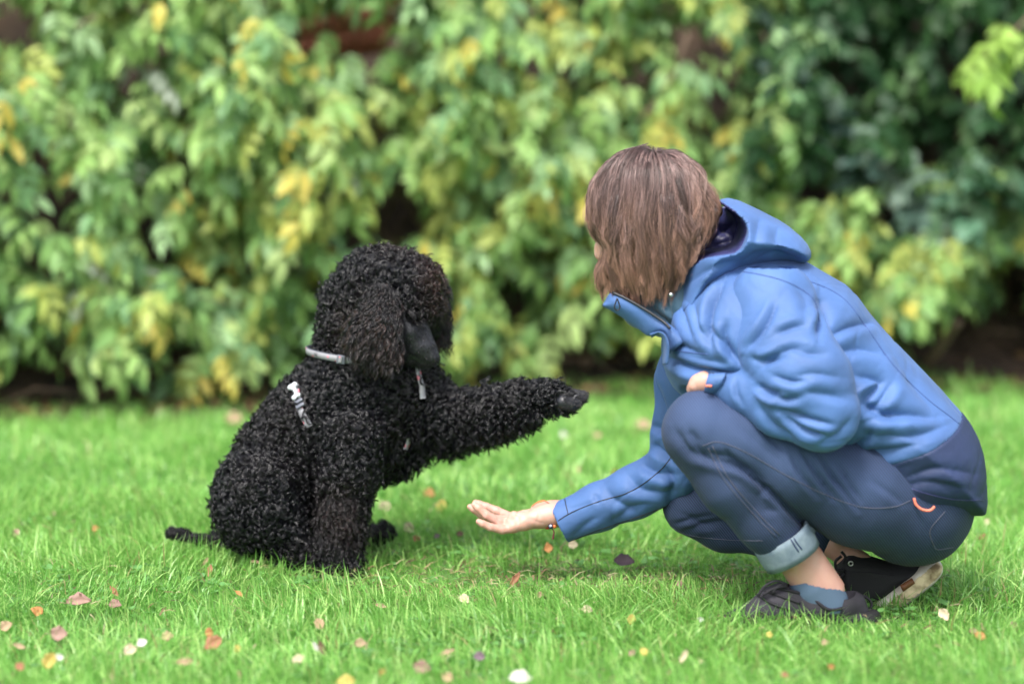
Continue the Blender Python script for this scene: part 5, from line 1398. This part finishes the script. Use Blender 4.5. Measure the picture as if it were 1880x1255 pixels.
# tail and far feet in the grass
tl = Vol((-.86, .38, -.01), (-.56, .66, .16), .004)
tl.chain([(415, 992, .54, 16), (372, 990, .53, 3), (335, 980, .53, 4), (315, 976, .53, 5)], .01)
v, q = tl.mesh(1); to = wmesh('tail', v, q, m_dogskin, dog); P, N = sample_surface(v, q, 1100, fr)
S, rr, tt = curls(P, N, np.tile(np.array([-.5, 0, -.2]), (len(P), 1)), 7, .010, .003, 1.2, 12, .00034, .0025, 8, fur_tint); hair_curves('tail_fur', S, rr, m_fur, to, tt)

# collar, harness
m_strap = mat('grey_patterned_webbing', (.3, .3, .3), .6)
tc = nod(m_strap, 'ShaderNodeTexCoord'); vo = nod(m_strap, 'ShaderNodeTexVoronoi', Scale=62.0); lk(m_strap, tc.outputs['Object'], vo.inputs['Vector'])
cr = nod(m_strap, 'ShaderNodeValToRGB'); e = cr.color_ramp.elements; e[0].position = .0; e[0].color = (.40, .10, .14, 1); e[1].position = .36; e[1].color = (.22, .23, .26, 1)
x = e.new(.28); x.color = (.50, .16, .20, 1); x = e.new(.62); x.color = (.22, .22, .24, 1); lk(m_strap, vo.outputs['Distance'], cr.inputs[0]); lk(m_strap, cr.outputs[0], m_strap.node_tree.nodes['Principled BSDF'].inputs['Base Color']); bump(m_strap, 700, .4, .0006)
m_strapback = mat('dark_webbing', (.03, .035, .05), .7); m_plastic = mat('grey_plastic', (.10, .11, .14), .35); m_whitep = mat('white_plastic', (.55, .58, .62), .35)
colr = empty('collar', (0, 0, 0)); colr.parent = dog
cc = W(652, 652, .53)
a = np.linspace(0, 2 * math.pi, 60); cax = .092; cay = .088
P = cc + np.stack([cax * np.sin(a), -cay * np.cos(a), -.012 * np.sin(a) * 1.0 + .0 * a], 1); N_ = nrm(np.stack([np.sin(a), -np.cos(a), 0 * a], 1))
# lies over the coat on the near side
v, f = ribbon(P + N_ * .009, N_, .013, .002); wmesh('collar_band', v, f, m_strap, colr)
v, f = ribbon(P + N_ * .0078, N_, .0165, .0015); wmesh('collar_backing', v, f, m_strapback, colr)
def rbox(c, ax, ay, az, sx, sy, sz, name, m, par, bev=.25):
    "bevelled block on the axes given"
    import bmesh
    bm = bmesh.new(); bmesh.ops.create_cube(bm, size=1.0)
    bmesh.ops.scale(bm, vec=(sx, sy, sz), verts=bm.verts)
    bmesh.ops.bevel(bm, geom=list(bm.edges), offset=min(sx, sy, sz) * bev, segments=2, affect='EDGES', profile=.6)
    v = np.array([list(x.co) for x in bm.verts]); f = [tuple(x.index for x in g.verts) for g in bm.faces]; bm.free()
    M = np.stack([nrm(np.array(ax, float)), nrm(np.array(ay, float)), nrm(np.array(az, float))], 0)
    return wmesh(name, v @ M + c, f, m, par)
i0 = 56; i0 = int(60 * .955)
bk = P[i0] + N_[i0] * .012; tdir = nrm(P[(i0 + 1) % 60] - P[i0])
b0_ = rbox(bk, tdir, N_[i0], np.cross(tdir, N_[i0]), .018, .006, .018, 'buckle', m_plastic, colr)
rbox(bk + N_[i0] * .0035 - tdir * .001, tdir, N_[i0], np.cross(tdir, N_[i0]), .007, .003, .012, 'buckle_slot', m_strap, b0_)
har = empty('harness', (0, 0, 0)); har.parent = dog
dtree = caster(body_v, body_q)
def strap(line, w_, lift=.010, name='strap', m=None, par=None, thick=.002):
    P, N = drape(dtree, line, lift, 5)
    if len(P) < 3: return None
    v, f = ribbon(P, nrm(N), w_, thick); return wmesh(name, v, f, m or m_strap, par or har)
strap([(548, 712), (549, 730), (553, 750), (560, 765), (568, 778), (570, 782)], .015)
strap([(762, 676), (764, 690), (768, 705), (770, 722)], .012, lift=.012)
strap([(767, 705), (768, 716), (770, 730)], .013, lift=.018, name='strap_ring')
strap([(742, 798), (740, 808), (736, 820)], .011, lift=.016)
P, N = drape(dtree, [(545, 716), (548, 728), (553, 742), (560, 756)], .015, 4)
t_ = nrm(P[-1] - P[0]); n0_ = nrm(N[len(P) // 3]); sd_ = np.cross(t_, n0_); c0_ = P[0] * .8 + P[-1] * .2
bn = Vol(c0_ - .03, c0_ + .03, .0012)
for s1 in (-1, 1):
    for s2 in (-1, 1): bn.ell(c0_ + t_ * .013 * s1 + sd_ * .0052 * s2, (.0062, .0062, .0062), k=.003)
bn.seg(c0_ - t_ * .012, c0_ + t_ * .012, .0048, .0048, .003); v, q = bn.mesh(1); wmesh('bone_clip', v, q, m_whitep, har)
for tpos in (.62, .80): rbox(P[0] * (1 - tpos) + P[-1] * tpos + n0_ * .001, sd_, n0_, t_, .019, .006, .007, 'buckle', m_plastic, har)
# ================================================================== FALLEN LEAVES ON THE GRASS
m_fallen = leaf_mat('fallen_leaf', rough=.6, transl=.12, spec=.3, use='obj')
def fallen(kind, r):
    "a dry leaf lying down, edges curled up"
    L, Wd = {'oval': (.030, .013), 'long': (.046, .009), 'round': (.024, .015), 'curled': (.038, .011), 'big': (.052, .020)}[kind]
    V = []; f = []; n = 6; m = 5; c = r.uniform(.5, 1.3); tw = r.uniform(-.5, .5)
    for i in range(n + 1):
        t = i / n; w = Wd * max(.08, math.sin(math.pi * min(.985, t * .95 + .04)) ** .75) * (1 + .12 * math.sin(i * 2.3 + c * 9))
        for j in range(m):
            s = (j - 2) / 2; x = L * (t - .5); y = s * w; z = c * abs(s) ** 1.5 * w * (1.6 if kind == 'curled' else .7) + .25 * L * (t - .5) ** 2 * 4 * c * .5 + tw * s * w * (t - .5) * 2 + .0012 * math.sin(i * 1.9 + j * 2.1)
            V.append((x, y, z))
    for i in range(n):
        for j in range(m - 1): a = i * m + j; f.append((a, a + 1, a + m + 1, a + m))
    k = len(V); V2 = [(x, y, z - .0006) for x, y, z in V]; f2 = [tuple(x + k for x in reversed(g)) for g in f]
    b = [i * m for i in range(n + 1)] + [n * m + j for j in range(1, m)] + [i * m + m - 1 for i in range(n - 1, -1, -1)] + list(range(m - 2, 0, -1))
    side = [(b[i], b[(i + 1) % len(b)], k + b[(i + 1) % len(b)], k + b[i]) for i in range(len(b))]
    st, sf = tube([(-L * .5, 0, .0), (-L * .62, .001, .002), (-L * .78, .0, .005)], .0006, 4)
    return join([(np.array(V + V2), f + f2 + side), (st, sf)])
C_ = dict(orange=(.52, .25, .09), rust=(.36, .17, .09), yellow=(.66, .52, .14), cream=(.72, .60, .42), pink=(.42, .26, .21), white=(.75, .72, .68), brown=(.22, .13, .09), purple=(.20, .14, .17), tan=(.50, .36, .22))
LEAVES = [  # px, py, kind, colour, turn, length in the photograph, label
 (145, 1106, 'curled', 'pink', 5, 58, 'large curled dusty-pink dead leaf lying in the grass left of the dog'),
 (70, 1122, 'round', 'orange', 70, 24, 'small round orange leaf just left of the curled dusty-pink one'),
 (108, 1164, 'oval', 'pink', 0, 42, 'oval pinkish-brown leaf below the small round orange leaf'),
 (92, 1212, 'big', 'yellow', 62, 42, 'yellow oval leaf standing on edge near the lower left corner'),
 (110, 1206, 'round', 'white', 60, 16, 'small white scrap touching the yellow oval leaf in the lower left corner'),
 (12, 1150, 'oval', 'tan', 30, 30, 'tan leaf cut by the left edge of the photo near the bottom'),
 (36, 1186, 'long', 'tan', -20, 32, 'narrow tan leaf between the tan leaf at the left edge and the yellow oval one'),
 (37, 1224, 'oval', 'rust', -35, 24, 'small rust-brown leaf at the bottom left, left of the yellow oval one'),
 (210, 1085, 'long', 'rust', -50, 32, 'narrow rusty leaf standing among blades right of the curled dusty-pink one'),
 (212, 1112, 'oval', 'pink', -8, 30, 'flat pinkish leaf just right of the curled dusty-pink one'),
 (240, 1195, 'oval', 'cream', 25, 32, 'cream leaf, lower one of the touching pair left of the rust-orange leaf'),
 (261, 1181, 'oval', 'white', 35, 26, 'pale leaf, upper one of the touching pair left of the rust-orange leaf'),
 (392, 1182, 'big', 'rust', 38, 46, 'rust-orange leaf lying tilted at the lower middle-left of the grass'),
 (384, 1163, 'round', 'orange', 10, 20, 'small yellow-orange leaf touching the top of the tilted rust-orange one'),
 (340, 1215, 'long', 'tan', 5, 42, 'flat tan sliver of a leaf below the tilted rust-orange one'),
 (436, 1190, 'oval', 'yellow', 80, 20, 'small yellow leaf on edge right of the tilted rust-orange one'),
 (308, 1168, 'oval', 'tan', 10, 28, 'small tan leaf between the pale pair and the rust-orange one'),
 (548, 1210, 'big', 'cream', 25, 30, 'cream-pink leaf left of the white and brown split pod'),
 (580, 1187, 'long', 'white', -62, 28, 'white half of the split pod near the bottom, left of centre'),
 (592, 1190, 'long', 'brown', -70, 38, 'brown half of the split pod near the bottom, left of centre'),
 (587, 1145, 'oval', 'tan', -60, 28, 'tan leaf standing on edge above the split pod'),
 (662, 1181, 'oval', 'tan', 0, 28, 'tan leaf right of the split pod'),
 (700, 1112, 'long', 'tan', -15, 28, 'thin tan leaf in the grass right of the dog\'s front paw'),
 (385, 1048, 'long', 'rust', 80, 34, 'upright rust-brown leaf in the grass below the dog\'s haunch'),
 (378, 1030, 'long', 'tan', 60, 22, 'thin brown leaf tip just above the upright rust-brown one'),
 (440, 1090, 'long', 'orange', -35, 26, 'orange leaf sliver in the grass below the dog'),
 (470, 1032, 'long', 'tan', -8, 22, 'tan leaf sliver against the base of the dog\'s haunch'),
 (176, 970, 'oval', 'orange', 10, 18, 'small orange leaf in the grass left of the dog\'s tail'),
 (30, 978, 'oval', 'pink', 60, 22, 'pink-brown leaf near the left edge, level with the dog\'s tail'),
 (98, 946, 'oval', 'pink', 35, 20, 'brownish leaf on the far lawn above and left of the dog\'s tail'),
 (430, 770, 'big', 'tan', 0, 40, 'pale tan leaf on the far lawn in front of the hedge, left of the dog'),
 (707, 932, 'oval', 'cream', -60, 32, 'cream leaf standing in the grass just right of the dog\'s foreleg'),
 (751, 973, 'round', 'cream', 20, 26, 'round cream petal-like leaf right of the dog\'s far paw'),
 (788, 907, 'oval', 'orange', -30, 28, 'orange leaf above the yellow one, between dog and hand'),
 (810, 929, 'big', 'yellow', 75, 32, 'yellow leaf standing upright between the dog and the hand'),
 (765, 990, 'oval', 'rust', 0, 20, 'little rusty leaf under the round cream one'),
 (802, 984, 'oval', 'purple', 30, 16, 'little greyish leaf between the round cream one and the hand'),
 (845, 980, 'oval', 'brown', 0, 18, 'little brown leaf in the grass just under the fingertips'),
 (946, 1062, 'long', 'rust', 55, 40, 'rust-coloured leaf standing on edge below the open hand'),
 (852, 1102, 'oval', 'cream', -40, 28, 'cream and brown leaf in the grass below and left of the hand'),
 (992, 1092, 'oval', 'tan', 60, 18, 'small tan leaf right of the rust-coloured one below the hand'),
 (1007, 1007, 'round', 'orange', 10, 20, 'round orange leaf under the bracelet'),
 (1052, 1000, 'oval', 'cream', 0, 24, 'pale leaf under the bottom corner of the reaching sleeve'),
 (1146, 1034, 'big', 'purple', -4, 48, 'dull purple-brown leaf in the shaded grass between hand and knee'),
 (1078, 1121, 'oval', 'cream', -10, 26, 'pale oval leaf in the middle of the lower lawn'),
 (1159, 1136, 'big', 'yellow', 80, 26, 'ochre leaf standing upright right of the pale oval leaf in the middle'),
 (1247, 1070, 'oval', 'pink', 80, 16, 'small pink leaf in the shade left of the near shoe'),
 (1286, 1136, 'round', 'white', 70, 12, 'small white petal in the grass left of the near shoe'),
 (880, 1206, 'oval', 'purple', 0, 28, 'dark purplish leaf near the bottom, under the middle of the picture'),
 (822, 1197, 'long', 'tan', 25, 36, 'thin bent straw-coloured leaf left of the dark purplish one'),
 (775, 1226, 'big', 'pink', -20, 42, 'pink-brown crumpled leaf near the bottom left of the dark purplish one'),
 (822, 1244, 'oval', 'tan', -25, 28, 'tan leaf at the bottom edge right of the crumpled pink-brown one'),
 (955, 1249, 'big', 'white', 0, 52, 'large white leaf cut off by the bottom edge'),
 (703, 1232, 'oval', 'orange', 60, 18, 'small orange leaf at the bottom edge, left of the crumpled pink-brown one'),
 (635, 1252, 'big', 'yellow', 5, 42, 'yellow-brown leaf cut by the bottom edge below the split pod'),
 (1182, 1196, 'oval', 'yellow', -50, 20, 'small ochre leaf of the close pair at the lower middle right'),
 (1160, 1198, 'round', 'pink', -50, 14, 'small pink leaf of the close pair at the lower middle right'),
 (1412, 1165, 'oval', 'yellow', 0, 18, 'small ochre leaf below the toe of the near shoe'),
 (1732, 1128, 'big', 'cream', -55, 32, 'cream-pink leaf standing on edge right of the pale sole'),
 (1800, 1168, 'oval', 'orange', -20, 28, 'orange leaf near the lower right corner'),
 (1786, 1158, 'oval', 'tan', 10, 18, 'tan leaf touching the orange one near the lower right corner'),
 (1862, 1147, 'oval', 'pink', 5, 22, 'greyish-pink leaf near the right edge, below the sole'),
 (1805, 990, 'oval', 'rust', 0, 24, 'rust leaf in the grass right of the woman\'s seat'),
 (1812, 958, 'oval', 'cream', 70, 18, 'pale leaf behind the woman\'s seat, above the rust one'),
 (1035, 801, 'round', 'white', 10, 18, 'white leaf on the far lawn under the lifted paw'),
 (1182, 780, 'big', 'tan', -15, 34, 'tan leaf on the far lawn left of the woman\'s knee'),
 (1098, 800, 'oval', 'tan', 5, 20, 'small tan leaf on the far lawn right of the white one'),
 (1130, 868, 'oval', 'orange', -50, 18, 'orange speck of a leaf just above the reaching forearm'),
 (1062, 862, 'oval', 'tan', -50, 12, 'tiny tan leaf above the reaching wrist'),
 (1515, 1180, 'oval', 'tan', 20, 20, 'tan leaf in the blades below the near heel'),
 (1440, 1240, 'oval', 'rust', 0, 20, 'rust leaf near the bottom edge below the near shoe'),
 (1525, 1222, 'round', 'orange', 60, 14, 'small orange leaf in front of the near heel, low in the picture'),
 (1255, 1205, 'long', 'cream', 60, 36, 'pale green-white leaf blade near the bottom, right of the ochre pair'),
]
lr = random.Random(3)
for px, py, kind, cn, turn, ln, lab in LEAVES:
    g = G(px, py, .027 if py > 840 else .025); Lp = {'oval': .030, 'long': .046, 'round': .024, 'curled': .038, 'big': .052}[kind]
    me = mesh_data('fallen_leaf', *fallen(kind, lr), m_fallen)
    o_ = obj('fallen_leaf', me); o_.location = g; sc = (ln / KPX * (g[1] - CAM[1])) / Lp * .80; o_.scale = (sc, sc, sc)
    # most lie tilted towards the open sky and the camera
    o_.rotation_mode = 'XYZ'; tilt = R(lr.uniform(35, 60)) if abs(turn) < 45 else R(lr.uniform(55, 80))
    o_.rotation_euler = (Matrix.Rotation(tilt, 3, 'X') @ Matrix.Rotation(R(turn), 3, 'Z')).to_euler()
    c = C_[cn]; k = lr.uniform(.6, .85); o_.color = (c[0] * k, c[1] * k, c[2] * k, 1)
    tag(o_, lab, 'leaf', 'leaves fallen on the lawn')
